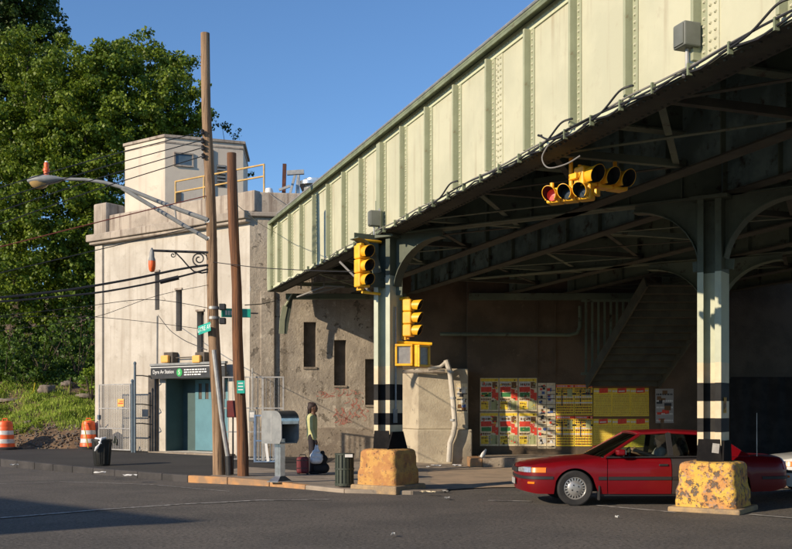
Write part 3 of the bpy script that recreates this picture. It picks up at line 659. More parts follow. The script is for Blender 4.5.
# graffiti strokes (flat paint on the wall)
def stroke(pts, wd, mb, off=-.094):
    n = len(pts); base = len(mb.v)
    for i, (u, z) in enumerate(pts):
        a = pts[max(0, i - 1)]; b = pts[min(n - 1, i + 1)]; d = Vector((b[0] - a[0], b[1] - a[1])); d = d.normalized() if d.length else Vector((1, 0)); q = Vector((-d.y, d.x)) * wd / 2 * (.6 + .8 * abs(math.sin(i * .9)))
        mb.v += [(u + q.x, off, z + q.y), (u - q.x, off, z - q.y)]
    for i in range(n - 1): mb.f.append((base + 2 * i, base + 2 * i + 1, base + 2 * i + 3, base + 2 * i + 2)); mb.m.append(0)
g = random.Random(5)
mb = MB(); off = -.006
def scrawl(px0, px1, py, amp, loops, wd):
    u0, u1, z = au(px0), au(px1), az((px0 + px1) / 2, py); n = loops * 10; ph = g.uniform(0, 6)
    pts = [(u0 + (u1 - u0) * i / n + .06 * math.sin(i * .62 * 2 + ph), z + amp * math.sin(i * .62 + ph) * (.6 + .4 * math.sin(i * .13)) - .07 * i / n * 1.0) for i in range(n + 1)]
    pts = [p for p in pts if p[1] > 1.1 and not any(h[0] - .04 < p[0] < h[1] + .04 and h[2] - .08 < p[1] < h[3] + .03 for h in ah)]
    stroke(pts, wd, mb, off)
scrawl(318, 333, 394, .10, 4, .02); scrawl(331, 364, 391, .14, 4, .02); scrawl(346, 367, 401, .12, 3, .022); scrawl(334, 366, 414, .22, 5, .026); scrawl(336, 352, 419, .18, 4, .024); scrawl(350, 368, 408, .15, 3, .02)
mb.build('graffiti', 'graffiti_red', ab)
# projecting pier with light left face
pr = thing('bridge_pier', 'chamfered concrete pier right of the striped column, bright on its left face', 'pier', (0, 0, 0))
pp = [(-.02, 30.25), (.62, 28.4), (2.06, 28.55), (2.12, 31)]
mb = MB(); mb.prism(pp, 1.05, 2.78); mb.build('pier_shaft', 'pier_concrete', pr, bevel=.03)
pq = [(-.14, 30.2), (.60, 28.27), (2.16, 28.42), (2.24, 31)]
mb = MB(); mb.prism(pq, -.05, 1.048); mb.build('pier_plinth', 'pier_concrete', pr, bevel=.03)
# poster wall
pw = thing('poster_wall', 'dark concrete wall under the viaduct covered with pasted posters', 'wall', (0, 0, 0)); PY = 29.4
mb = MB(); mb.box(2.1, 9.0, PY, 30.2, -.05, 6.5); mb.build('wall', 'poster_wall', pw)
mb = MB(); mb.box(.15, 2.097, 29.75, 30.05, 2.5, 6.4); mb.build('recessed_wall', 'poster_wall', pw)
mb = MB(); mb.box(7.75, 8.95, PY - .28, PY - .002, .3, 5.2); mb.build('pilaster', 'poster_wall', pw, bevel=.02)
mb = MB(); mb.box(2.14, 8.9, PY - .20, PY - .002, 4.82, 5.02); mb.build('bearing_shelf', 'under_green', pw, bevel=.01)
mb = MB(); mb.box(-3.2, .3, 29.0, 29.2, 4.82, 4.98); o = mb.build('bearing_shelf', 'under_green', pw, bevel=.01)
for px in (537, 555):
    X = (px - CX) / F * PY; mb = MB(); mb.box(X - .02, X + .02, PY - .05, PY - .002, 2.6, 4.8); mb.build('pilaster_strip', 'poster_wall', pw)
mb = MB(); mb.tube([P(440, 334, 29.2), P(570, 335, 29.2), P(577, 333, 29.2), P(580, 327, 29.2), P(580, 306, 29.2)], .055, 8); mb.build('wall_pipe', 'under_green', pw, smooth=True)
# posters
def poster(label, group, px0, px1, py0, py1, design, seed):
    g = random.Random(seed); k = PY / F; W_ = (px1 - px0) * k; H_ = (py1 - py0) * k
    t = thing('poster', label, 'poster', ((px0 - CX) * k, PY - .006, EYE + (HY - py1) * k), 0, group)
    t.rotation_euler.y = g.uniform(-.008, .008)
    base = {'dance': 'p_cream', 'list': 'p_yellow', 'yellow': 'p_yellow', 'photo': 'p_cream', 'dark': 'paper_grey'}[design]
    mb = MB(); N = 6
    for j in range(N + 1):
        for i in range(N + 1):
            mb.v.append((W_ * i / N, -.004 - .004 * abs(math.sin(i * 1.9 + j * 2.3 + seed)), H_ * j / N))
    for j in range(N):
        for i in range(N): a = j * (N + 1) + i; mb.f.append((a, a + 1, a + N + 2, a + N + 1)); mb.m.append(0)
    mb.build('sheet', base, t)
    names = ['p_red', 'p_green', 'p_yellow', 'p_lime', 'p_black', 'p_blue', 'paper_white', 'p_brown']
    mb = MB(); L_ = [0]
    def r(u0, u1, v0, v1, c, slant=0):
        L_[0] += 1; y = -.0095 - .0004 * (L_[0] % 9); mb.mi(names.index(c)); mb.add([(W_ * u0, y, H_ * v0), (W_ * u1, y, H_ * (v0 + slant)), (W_ * u1, y, H_ * (v1 + slant)), (W_ * u0, y, H_ * v1)], [(0, 1, 2, 3)])
    def words(u0, u1, v, h, c):
        u = u0
        while u < u1: l = g.uniform(.03, .10); r(u, min(u1, u + l), v, v + h, c); u += l + .025
    if design == 'dance':
        for k in range(34): u, v = g.uniform(.02, .9), g.uniform(.03, .88); r(u, min(.98, u + g.uniform(.03, .12)), v, v + g.uniform(.012, .05), g.choice(['p_brown', 'p_red', 'p_yellow', 'p_lime', 'p_red', 'p_black']))
        r(.03, .97, .90, .98, 'p_yellow'); words(.06, .9, .915, .04, 'p_brown')
        r(.05, .62, .74, .88, 'paper_white'); words(.1, .6, .77, .07, 'p_brown'); r(.05, .62, .58, .73, 'p_red', .01); r(.08, .60, .44, .56, 'p_green')
        r(.66, .92, .70, .88, 'p_brown'); r(.64, .84, .40, .68, 'p_red', -.03); r(.84, .98, .33, .56, 'p_red'); r(.05, .45, .06, .30, 'p_yellow'); r(.52, .95, .05, .32, 'p_lime')
        words(.08, .42, .22, .04, 'p_brown'); words(.08, .42, .12, .05, 'p_brown'); words(.05, .6, .34, .05, 'p_brown')
        for k in range(22): u, v = g.uniform(.02, .85), g.uniform(.05, .88); r(u, min(.98, u + g.uniform(.03, .10)), v, v + g.uniform(.008, .02), g.choice(['p_brown', 'paper_white', 'p_yellow']))
        for k in range(9): u = .52 + .045 * k; r(u, u + .02, .07, .3, 'paper_white' if k % 2 else 'p_brown')
    elif design == 'list':
        r(.0, 1, .90, .99, 'p_red'); words(.05, .95, .925, .04, 'paper_white'); words(.05, .95, .83, .045, 'p_black'); r(0, 1, .66, .72, 'p_black'); words(.1, .9, .675, .03, 'p_yellow')
        words(.05, .9, .76, .04, 'p_black'); r(.30, .36, .30, .82, 'p_black'); words(.02, .95, .56, .06, 'paper_white'); words(.05, .95, .50, .04, 'p_black'); r(0, 1, .38, .42, 'paper_white')
        for k in range(6): u = .08 + .16 * k + g.uniform(-.02, .02); r(u, u + .012, .04, .88, 'p_red')
        for k in range(4): words(.04, .96, .05 + .085 * k, .04, 'p_brown' if k % 2 else 'p_black')
        r(.62, .90, .60, .85, 'p_lime'); words(.64, .88, .7, .05, 'p_black')
    elif design == 'yellow':
        r(0, 1, .93, 1, 'p_brown'); r(.30, .78, .76, .92, 'p_red', .02); words(.03, .3, .80, .06, 'paper_white'); words(.80, .97, .82, .05, 'paper_white'); r(.36, .70, .80, .84, 'paper_white', .01)
        for k in range(24): words(g.uniform(.02, .06), .96, .03 + .0295 * k, .011, 'p_brown' if k % 2 else 'p_lime')
    else:
        for k in range(10):
            u, v = g.uniform(0, .6), g.uniform(0, .85); r(u, u + g.uniform(.2, .4), v, min(.99, v + g.uniform(.06, .16)), g.choice(['p_blue', 'p_red', 'p_black', 'paper_white', 'p_brown'] if design == 'photo' else ['p_brown', 'p_black', 'p_red']))
        for k in range(5): words(.05, .95, .05 + .19 * k, .05, g.choice(['p_black', 'paper_white']))
    stuff(mb.build('print', names, t))
    return t
row = ['lower', 'upper']; colm = ['left', 'middle', 'right']
for r_ in range(2):
    for c in range(3):
        x0 = 480 + 19.2 * c; poster(f'{row[1 - r_]} {colm[c]} of six cream posters with red and green bars', 'cream posters with red and green bars', x0, x0 + 18.6, 378 + 34.5 * r_, 411.5 + 34.5 * r_, 'dance', 10 + r_ * 3 + c)
for r_ in range(3):
    for c in range(2):
        x0 = 537.8 + 9 * c; poster(f'{("top","middle","bottom")[r_]} {("left","right")[c]} small photo bill between cream and striped posters', 'small photo bills', x0, x0 + 8.6, 383 + 22 * r_, 404.5 + 22 * r_, 'photo', 30 + r_ * 3 + c)
for r_ in range(2):
    for c in range(2):
        x0 = 556 + 18.4 * c; poster(f'{row[1 - r_]} {("left","right")[c]} of four yellow concert bills with black text rows', 'yellow bills with black rows', x0, x0 + 18, 384.5 + 31.2 * r_, 415 + 31.2 * r_, 'list', 50 + r_ * 3 + c)
    for c in range(3):
        x0 = 593.3 + 18.6 * c; poster(f'{row[1 - r_]} {colm[c]} of six all yellow posters with red emblem', 'all yellow posters', x0, x0 + 18.4, 386 + 30.8 * r_, 416.3 + 30.8 * r_, 'yellow', 70 + r_ * 3 + c)
t = poster('grey torn poster on the pilaster right of the yellow posters', None, 653, 671, 389, 423, 'dark', 90); t.location.y = PY - .286
t = poster('torn photo poster on the pier beside the drainpipe', None, 457, 475, 384, 414, 'photo', 91); t.location = (1.72, 28.52, 1.52); t.scale = (.62, 1, .95)
t.rotation_euler.z = math.atan2(.15, 1.44)
# drainpipe on the pier
dp = thing('drainpipe', 'bent cream drainpipe running down the front of the concrete pier', 'pipe', (0, 0, 0))
Yd = 28.2
mb = MB(); mb.tube([P(428, 369, Yd), P(440, 367, Yd), P(446, 362, Yd)] , .05, 8); mb.tube([P(446, 360, Yd), P(450, 372, Yd), P(453, 400, Yd), P(455, 425, Yd), P(453, 435, Yd), P(450, 443, Yd), P(449, 462, Yd)], .075, 10); mb.build('pipe', 'stucco', dp, smooth=True)
mb = MB(); mb.tube([P(396, 372, 28.3), P(445, 371, 28.2)], .045, 8); mb.build('feed_pipe', 'stucco_trim', dp, smooth=True)
for py in (372, 398, 420): 
    p = P(451 + (py > 380) * 2, py, Yd); mb = MB(); mb.lathe([(.09, -.03), (.09, .03)], 12, Matrix.Translation(p)); mb.build('collar', 'galv', dp)
# dark corrugated hoarding and wall to the right, beneath the far side of the viaduct
hd = thing('corrugated_hoarding', 'dark corrugated metal hoarding behind the rear of the red car', 'fence', (9.1, 27.2, 0))
mb = MB(); n = 90
for i in range(n + 1):
    for z in (-.05, 2.5): mb.v.append((i * .12, .035 * math.sin(i * math.pi / 2 + .5), z))
for i in range(n): mb.f.append((2 * i, 2 * i + 2, 2 * i + 3, 2 * i + 1)); mb.m.append(0)
mb.build('sheet', 'band_black', hd, smooth=True)
mb = MB(); mb.box(-.05, 10.9, .06, .12, 2.3, 2.38); mb.build('rail', 'under_dark', hd)
for k in range(5): mb = MB(); mb.box(k * 2.6, k * 2.6 + .1, .06, .16, -.05, 2.45); mb.build('post', 'under_dark', hd)
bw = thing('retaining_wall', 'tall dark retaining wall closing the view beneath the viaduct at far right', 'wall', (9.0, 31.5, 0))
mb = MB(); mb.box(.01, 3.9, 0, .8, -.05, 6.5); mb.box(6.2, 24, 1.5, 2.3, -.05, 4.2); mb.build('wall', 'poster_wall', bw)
p = P(772, 350, 36); tt = thing('roadside_tree', 'small tree glimpsed through the dark gap at the right edge', 'tree', (p.x, p.y, 0))
mb = MB(); mb.tube([(0, 0, -.1), (.1, 0, 2), (0, 0, 4)], [.15, .12, .08], 8); mb.build('trunk', 'bark', tt)
leaves('crown', shell([(0, 0, 4.2, 1.9, 1.6, 1.5), (-.6, 0, 3.1, 1.2, 1.2, 1.0)], 9, 61), 'leaf', tt, 20, .15, .35, 61)

# ------------------------------------------------------------------ viaduct
VA = math.atan2(.337, .9415); V0 = Vector((-.2, 19.5))
vd = thing('elevated_viaduct', 'pale green riveted steel railway viaduct crossing overhead from upper right', 'bridge', (V0.x, V0.y, 0), VA)
ZB, ZT, T0, T1 = 5.03, 6.96, -30.0, 9.9
def tend(w_): return (9.75 - .337 * w_) / .9415
ks = [k for k in range(-24, 9) if T0 < .15 + 1.25 * k < T1 + .3]
stf = [.15 + 1.25 * k for k in ks]; stf = [min(s, T1 - .06) for s in stf]
# stiffener shared mesh
def stiffener_mesh(wd):
    m_ = MB(); m_.box(-.115, -.002, -wd / 2, wd / 2, ZB + .13, ZT - .13); m_.box(-.017, -.002, -wd / 2 - .10, -wd / 2 - .001, ZB + .13, ZT - .13); return m_
first = {}
for k, t in zip(ks, stf):
    wd = .20 if k % 12 == 0 else .045
    if wd not in first: first[wd] = stiffener_mesh(wd).build('stiffener', 'stiff_paint', vd, bevel=.004, seg=1); first[wd].location.y = t; continue
    share(first[wd], (0, t, 0))
for t_a, t_b in zip([T0] + stf, stf + [T1]):
    if t_b - t_a < .1: continue
    mb = MB(); mb.box(0, .02, t_a + .002, t_b - .002, ZB + .02, ZT - .02); mb.build('web_plate', 'fascia_paint', vd)
mb = MB(); mb.box(-.022, -.001, T0, T1, ZT - .15, ZT - .01); mb.build('top_angle', 'fascia_rust', vd)
mb = MB(); mb.box(-.022, -.001, T0, T1, ZB + .0, ZB + .13); mb.build('bottom_angle', 'fascia_rust', vd)
mb = MB(); mb.box(-.17, .2, T0, T1 + .02, ZT, ZT + .035); mb.box(-.17, -.15, T0, T1, ZT - .05, ZT - .001); mb.build('top_flange', 'coping_paint', vd, bevel=.004)
mb = MB(); mb.box(-.17, .26, T0, T1, ZB - .032, ZB - .002); mb.build('bottom_flange', 'flange_rust', vd, bevel=.004)
mb = MB(); mb.tube([(-.16, T0, ZT + .06), (-.16, T1 - 1.2, ZT + .06)], .028, 8); mb.build('handrail_pipe', 'galv', vd, smooth=True)
mb = MB(); mb.tube([(-.1, T1 - .02, ZB), (-.1, T1 + .02, ZB + .4), (-.1, T1 + .0, ZT - .5), (-.1, T1 - .05, ZT)], .08, 8); mb.build('end_plate', 'stiff_paint', vd)
# rivets
RV = np.array([(0, 1, 0), (.866, .5, 0), (.866, -.5, 0), (0, -1, 0), (-.866, -.5, 0), (-.866, .5, 0)])
def rivets(name, pos, nrm, m, r=.021):
    nrm = Vector(nrm); q = Vector((0, 0, 1)).rotation_difference(nrm).to_matrix(); mb = MB()
    lo = [q @ Vector((a * r, b * r, 0)) for a, b, _ in RV]; hi = [q @ Vector((a * r * .6, b * r * .6, r * .75)) for a, b, _ in RV]
    for p in pos:
        p = Vector(p); mb.add([p + v for v in lo] + [p + v for v in hi], [(6, 11, 10, 9, 8, 7)[::-1]] + [(i, (i + 1) % 6, 6 + (i + 1) % 6, 6 + i) for i in range(6)])
    o = mb.build(name, m, vd); return stuff(o)
pos = []
for k, t in zip(ks, stf):
    if t < -16: continue
    z = ZB + .2
    off = (.10 if k % 12 == 0 else .022) + .055
    while z < ZT - .16:
        pos.append((-.018, t - off, z))
        if k % 5 == 1: pos += [(-.001, t - off - .10, z + .04)]
        z += .085
rivets('rivets', pos, (-1, 0, 0), 'fascia_paint')
pos = [(-.023, T0 + 13 + .11 * i, z) for i in range(245) for z in (ZT - .08,) if T0 + 13 + .11 * i < T1]
pos += [(-.023, T0 + 13 + .11 * i, ZB + .065) for i in range(245) if T0 + 13 + .11 * i < T1]
rivets('rivets', pos, (-1, 0, 0), 'fascia_paint', .017)
rivets('rivets', [(x, -17 + .125 * i, ZB - .033) for i in range(214) for x in (-.11, .2)], (0, 0, -1), 'flange_rust', .024)
# splice cover plates
for k in (-9, -8, -4, 0):
    pass
for t in (-1.05, -5.05 + 0, -9.97):
    mb = MB(); mb.box(-.012, -.001, t - .18, t - .002, ZB + .135, ZT - .155); mb.build('splice_plate', 'fascia_paint', vd)
    rivets('rivets', [(-.013, t - x, ZB + .2 + .09 * i) for i in range(18) for x in (.05, .13)], (-1, 0, 0), 'fascia_paint', .024)
# inner girders, floor beams, bracing, deck
GW = [2.35, 3.9, 6.6, 8.2, 10.8, 12.4, 15.6]
for gw in GW:
    te = tend(gw)
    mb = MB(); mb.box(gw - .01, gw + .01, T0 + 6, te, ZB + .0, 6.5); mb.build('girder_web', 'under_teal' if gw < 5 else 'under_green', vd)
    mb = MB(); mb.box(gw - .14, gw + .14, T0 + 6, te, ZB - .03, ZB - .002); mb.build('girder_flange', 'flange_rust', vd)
    for i in range(26):
        t = te - .5 - 1.25 * i
        if t < -16: break
        mb = MB(); mb.box(gw - .09, gw - .011, t - .008, t + .008, ZB, 6.48); mb.build('stiffener', 'under_green', vd)
# lower flange of the girders is crossed by floor beams, deeper towards the camera side
seq = [0.03] + GW
for i in range(15):
    t = 8.6 - 2.5 * i
    for a, b in zip(seq, seq[1:]):
        if t > tend(b) - .1: continue
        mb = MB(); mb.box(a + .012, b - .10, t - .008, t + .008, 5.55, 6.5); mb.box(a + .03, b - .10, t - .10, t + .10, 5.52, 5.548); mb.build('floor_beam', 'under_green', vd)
        if b - a > 2 and t > -16:
            mb = MB(); mb.bar((a + .2, t, ZB + .04), (b - .2, t - 2.4, ZB + .04), .09, .012); mb.bar((b - .2, t, ZB + .06), (a + .2, t - 2.4, ZB + .06), .09, .012); mb.bar((a + .05, t + .02, 5.1), (b - .05, t + .02, 5.1), .10, .10)
            mb.build('lateral_brace', 'flange_rust' if i % 2 else 'under_green', vd)
        if a < 1 and t > -16:
            mb = MB(); mb.prism([(.03, 5.05), (.75, 5.52), (.03, 5.52)], t - .02, t - .01, Matrix(((1, 0, 0, 0), (0, 0, 1, 0), (0, 1, 0, 0), (0, 0, 0, 1)))); mb.build('gusset', 'under_green', vd)
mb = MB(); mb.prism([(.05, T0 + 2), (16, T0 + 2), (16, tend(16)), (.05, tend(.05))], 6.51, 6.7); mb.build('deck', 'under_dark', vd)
mb = MB(); mb.box(16.0, 16.03, T0 + 6, tend(16), ZB, ZT); mb.build('far_girder', 'under_green', vd)
# stubs that carry the deck onto the abutment beyond the fascia end
mb = MB(); mb.prism([(.25, tend(0) + .1), (16, tend(16) + .1), (16, tend(16) + 9), (-.6, 19), (-.1, 11.2)], 6.2, 6.7); mb.build('approach_slab', 'under_dark', vd)
# cables along the fascia with clamps
def soft(pts, k=5):
    pts = [Vector(p) for p in pts]; out = []
    for i in range(len(pts) - 1):
        p0, p1, p2, p3 = pts[max(0, i - 1)], pts[i], pts[i + 1], pts[min(len(pts) - 1, i + 2)]
        for j in range(k):
            t = j / k; out.append(.5 * ((2 * p1) + (-p0 + p2) * t + (2 * p0 - 5 * p1 + 4 * p2 - p3) * t * t + (-p0 + 3 * p1 - 3 * p2 + p3) * t ** 3))
    return out + [pts[-1]]
def cable(name, pts, r, m, parent=vd): pts = soft(pts) if len(pts) < 12 else pts; mb = MB(); mb.tube(pts, r, 6); return mb.build(name, m, parent, smooth=True)
cp = []; t = -16.0; i = 0
while t < 8.5:
    cp.append((-.20, t, ZB - .01 + (.02 if i % 2 else -.035))); t += .42; i += 1
cable('cable', cp, .013, 'wire')
cable('cable', [(-.19, -16 + .6 * i, ZB + .05 + .015 * math.sin(i * 1.7)) for i in range(34)], .012, 'cable_grey')
cable('cable', [(-.21, -12 + .5 * i, ZB + .02 + .03 * math.sin(i * .9)) for i in range(20)], .012, 'wire')
for i in range(34):
    t = -15.6 + .63 * i; mb = MB(); mb.box(-.225, -.172, t - .012, t + .012, ZB - .055, ZB + .065); mb.build('clamp', 'coping_paint', vd)
# drop loops near the stiffeners
for t, s_ in ((-8.75, 1), (-7.4, 1), (-6.6, -1), (-11.3, 1), (-3.8, 1)):
    cable('cable', [(-.2, t + .9 * s_, ZB + .0), (-.22, t + .45 * s_, ZB + .03), (-.2, t + .12 * s_, ZB + .17), (-.14, t, ZB + .20), (-.13, t - .06, ZB + .19)], .014, 'wire')
cable('cable', [(-.2, -7.0, ZB), (-.28, -6.95, ZB - .18), (-.3, -7.15, ZB - .36), (-.22, -7.45, ZB - .38), (-.1, -7.6, ZB - .3)], .009, 'cable_grey')
# junction boxes on the girder
def jbox(px, py, Yj, w_, h_, label):
    p = P(px, py, Yj); j = thing('junction_box', label, 'utility box', p, VA, 'grey boxes on the viaduct girder')
    mb = MB(); mb.box(-.22, -.02, -w_ / 2, w_ / 2, -h_ / 2, h_ / 2); mb.build('cabinet', 'box_grey', j, bevel=.015)
    mb = MB(); mb.box(-.232, -.222, -w_ / 2 + .02, w_ / 2 - .02, -h_ / 2 + .02, h_ / 2 - .02); mb.build('cover', 'box_grey', j, bevel=.004)
    mb = MB(); mb.tube([(-.12, 0, -h_ / 2), (-.12, 0, -h_ / 2 - .18), (-.18, -.02, -h_ / 2 - .30)], .02, 8); mb.build('conduit', 'galv', j, smooth=True)
    mb = MB(); mb.box(-.018, -.003, -.05, .05, -h_ / 2 - .05, h_ / 2 + .05); mb.build('mounting_plate', 'galv', j)
jbox(697, 38, 10.25, .20, .25, 'grey utility box on the viaduct girder at upper right')
jbox(380, 219, 19.45, .16, .30, 'grey utility box on the viaduct girder above the left traffic light')
# pipe frame beneath the far end
mb = MB()
for a, b in ((P(297, 297, 26.8), P(326, 286, 26.2)), (P(297, 297, 26.8), P(340, 287, 26.3)), (P(301, 289, 27), P(301, 278, 27)), (P(312, 290, 26.6), P(312, 276, 26.6)), (P(324, 287, 26.2), P(324, 270, 26.2)), (P(326, 286, 26.2), P(345, 287, 26.0))): mb.bar(a, b, .035)
hf = mb.build('hanger_frame', 'cable_grey'); tag(hf, 'pale pipe frame hanging below the far end of the viaduct girder', 'frame')
# end bracket against the abutment
# ------------------------------------------------------------------ steel columns
BX = Vector((.832, -.555)).normalized(); CA = math.atan2(BX.y, BX.x)
def bracket(mb, x0, sgn, H, Wd, y0, th=.012, wf=.26, n=10, plate=True, zt=4.99):
    """gusset with a curved lower edge from the column face x0 out along sgn*x"""
    arc = []
    for i in range(n + 1):
        a = math.pi / 2 * i / n; arc.append((x0 + sgn * Wd * (1 - math.cos(a)), zt - H + H * math.sin(a) * .9))
    poly = [(x0, zt)] + arc + [(x0 + sgn * Wd, zt)]
    T = Matrix(((1, 0, 0, 0), (0, 0, 1, 0), (0, 1, 0, 0), (0, 0, 0, 1)))
    mb.prism(poly, y0 - th / 2, y0 + th / 2, T)
    for (a, b) in zip(arc, arc[1:]): mb.bar((a[0], y0, a[1] - .008), (b[0], y0, b[1] - .008), wf, .016)
def column(label, loc, lit_top, zbands, foot_m, foot_w, foot_h, brs, zbase):
    c = thing('steel_column', label, 'column', (loc[0], loc[1], 0), CA, 'riveted steel columns of the viaduct')
    hw, hd_ = .175, .225
    def sec(name, z0, z1, mt):
        mb = MB()
        for s in (-1, 1):
            mb.box(s * hw - .012, s * hw + .012, -hd_ + .013, hd_ - .013, z0, z1)
            for e in (-1, 1): mb.box(min(s * (hw - .085), s * (hw + .012)), max(s * (hw - .085), s * (hw + .012)), e * (hd_ - .006) - .006, e * (hd_ - .006) + .006, z0, z1)
        mb.box(-hw + .013, hw - .013, -.05, -.03, z0, z1)
        return mb.build(name, mt, c)
    z = zbase
    for zt, mt in zbands: sec('painted_band', z, zt, mt); z = zt
    sec('column_shaft', z, lit_top, 'column_sunlit'); sec('column_shaft', lit_top, 4.99, 'column_green')  # sunlit stretch coloured pale, the part shaded by the capital dark green
    mb = MB()
    for sgn, H, Wd in brs: bracket(mb, sgn * .19, sgn, H, Wd, 0)
    if brs: mb.build('bracket', 'column_green', c)
    mb = MB(); mb.box(-.30, .30, -.3, .3, 4.93, 4.985); mb.build('cap_plate', 'column_green', c, bevel=.005)
    mb = MB(); mb.lathe([(.0, .0), (.0, .0)], 3) if 0 else None
    # flared base plates
    mb.prism([(-.20, .0), (.20, .0), (.17, .36), (-.17, .36)], -.235, -.227, Matrix(((1, 0, 0, 0), (0, 0, 1, 0), (0, 1, 0, zbase - .02), (0, 0, 0, 1))))
    fl_ = .34 if foot_m == 'footing_orange' else .235
    mb.prism([(-fl_, .0), (fl_, .0), (.19, .34), (-.19, .34)], .20, .228, Matrix(((0, 0, 1, 0), (1, 0, 0, 0), (0, 1, 0, zbase - .02), (0, 0, 0, 1))))
    mb.build('base_plate', 'base_black', c)
    # rivets down the flanges
    # footing: worn concrete block
    bm = bmesh.new(); bmesh.ops.create_cube(bm, size=1); bmesh.ops.subdivide_edges(bm, edges=bm.edges, cuts=31, use_grid_fill=True)
    g = random.Random(int(loc[0] * 100)); ph = [g.uniform(0, 6) for _ in range(8)]
    for v in bm.verts:
        x, y, zz = v.co * 2
        # rounded box
        p = 9; r = (abs(x) ** p + abs(y) ** p + (abs(zz) ** 9 if zz > 0 else 0)) ** (1 / p); k = 1 / max(r, .75) if r > .75 else 1
        x *= k; y *= k; zz = zz * (k if zz > 0 else 1)
        tp = 1.0 - .07 * max(0, min(1, (zz + .25) / .3)) - .03 * (zz + 1) / 2
        n_ = .018 * (math.sin(5 * x + ph[0] + 3 * zz) * math.sin(6 * y + ph[1]) + .6 * math.sin(11 * zz + ph[2] + 7 * x + 5 * y) + .4 * math.sin(17 * x + 13 * y + ph[3] + 19 * zz))
        q_ = Vector((x * 1.3 + loc[0], y * 1.3, zz * 1.3)); f1 = mnoise.fractal(q_ * 1.6, .9, 2.0, 5); n_ = n_ * .35 + .008 * f1 - .012 * max(0, mnoise.noise(q_ * 3.1) - .25)
        v.co = Vector((x * foot_w / 2 * tp * (1 + n_), y * foot_w / 2 * tp * (1 + n_), (zz + 1) / 2 * foot_h * (1 + n_ * .5)))
    me = bpy.data.meshes.new('footing'); bm.to_mesh(me); bm.free(); me.materials.append(M[foot_m]); me.shade_smooth()
    f = bpy.data.objects.new('footing', me); COL.objects.link(f); f.parent = c; f.location = (0, 0, zbase - foot_h - .01)
    mb = MB(); h = foot_w / 2 + .07; mb.box(-h, h, -h, h, -.02, zbase - foot_h + .02); mb.build('footing_pad', 'footing_pad', c, bevel=.03)
    return c
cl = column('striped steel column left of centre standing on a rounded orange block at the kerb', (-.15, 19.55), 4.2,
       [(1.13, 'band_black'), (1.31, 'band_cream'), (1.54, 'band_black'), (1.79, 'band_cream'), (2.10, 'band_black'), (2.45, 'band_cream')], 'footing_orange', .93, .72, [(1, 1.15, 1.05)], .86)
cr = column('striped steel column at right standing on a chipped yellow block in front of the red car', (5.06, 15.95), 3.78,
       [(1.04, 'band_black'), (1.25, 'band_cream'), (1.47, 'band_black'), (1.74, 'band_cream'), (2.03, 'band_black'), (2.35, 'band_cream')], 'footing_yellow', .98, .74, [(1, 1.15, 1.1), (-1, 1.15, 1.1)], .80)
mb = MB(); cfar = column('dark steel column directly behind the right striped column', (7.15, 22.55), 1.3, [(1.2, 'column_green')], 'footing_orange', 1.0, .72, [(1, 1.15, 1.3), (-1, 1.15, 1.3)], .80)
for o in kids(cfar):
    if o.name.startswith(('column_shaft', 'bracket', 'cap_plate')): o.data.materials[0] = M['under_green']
# front bracket of the left column and its curved plate under the fascia
mb = MB(); bracket(mb, -.235, -1, 1.0, .55, 0, wf=.3); o = mb.build('bracket', 'column_green', cl, rz=R(68))
# paper scraps / labels on columns
mb = MB(); mb.box(-.05, .06, -.25, -.245, .93, 1.08); o = mb.build('torn_notice', 'ped_lens', cr); o.rotation_euler.y = R(6)
mb = MB(); mb.box(.196, .20, -.10, .03, 1.55, 1.80); mb.build('small_plate', 'footing_yellow', cr)
mb = MB(); mb.box(.196, .215, -.12, .0, 1.35, 1.62); mb.build('push_button_box', 'grey_paint', cl); mb = MB(); mb.tube([(.215, -.06, 1.6), (.215, -.06, 3.6)], .018, 6); mb.build('conduit', 'galv', cl)
# bent cap girder between the columns
cg = MB(); cg.box(-.3, 12.5, -.012, .012, 5.0, 5.72); cg.box(-.3, 12.5, -.16, .16, 5.0, 5.02)
for i in range(14): cg.box(.4 + i * .9, .43 + i * .9, -.1, .1, 5.022, 5.7)
o = cg.build('cross_girder', 'under_green'); o.location = (-.15, 19.55, 0); o.rotation_euler.z = CA
o.parent = vd; o.matrix_parent_inverse = (Matrix.Translation((V0.x, V0.y, 0)) @ Matrix.Rotation(VA, 4, 'Z')).inverted()
cg = MB(); cg.box(-6.2, 7, -.012, .012, 5.0, 5.72); cg.box(-6.2, 7, -.16, .16, 5.0, 5.02)
o = cg.build('cross_girder', 'under_green'); o.location = (7.15, 22.55, 0); o.rotation_euler.z = CA
o.parent = vd; o.matrix_parent_inverse = (Matrix.Translation((V0.x, V0.y, 0)) @ Matrix.Rotation(VA, 4, 'Z')).inverted()
# small end bracket at abutment
eb = thing('wall_bracket', 'curved green bracket holding the far end of the viaduct girder against the wall', 'bracket', (-3.3, 28.85, 0), VA)
mb = MB()
arc = [(0, 3.8), (.02, 4.2), (.10, 4.6), (.3, 4.95)]
for a, b in zip(arc, arc[1:]): mb.bar((a[0], 0, a[1]), (b[0], 0, b[1]), .15, .03)
mb.build('curved_plate', 'stiff_paint', eb); mb = MB(); mb.prism([(0, 3.8), (.02, 4.2), (.10, 4.6), (.3, 4.95), (.36, 4.99), (.16, 3.8)], .0, .02, Matrix(((1, 0, 0, 0), (0, 0, 1, 0), (0, 1, 0, 0), (0, 0, 0, 1)))); mb.build('gusset', 'column_green', eb)
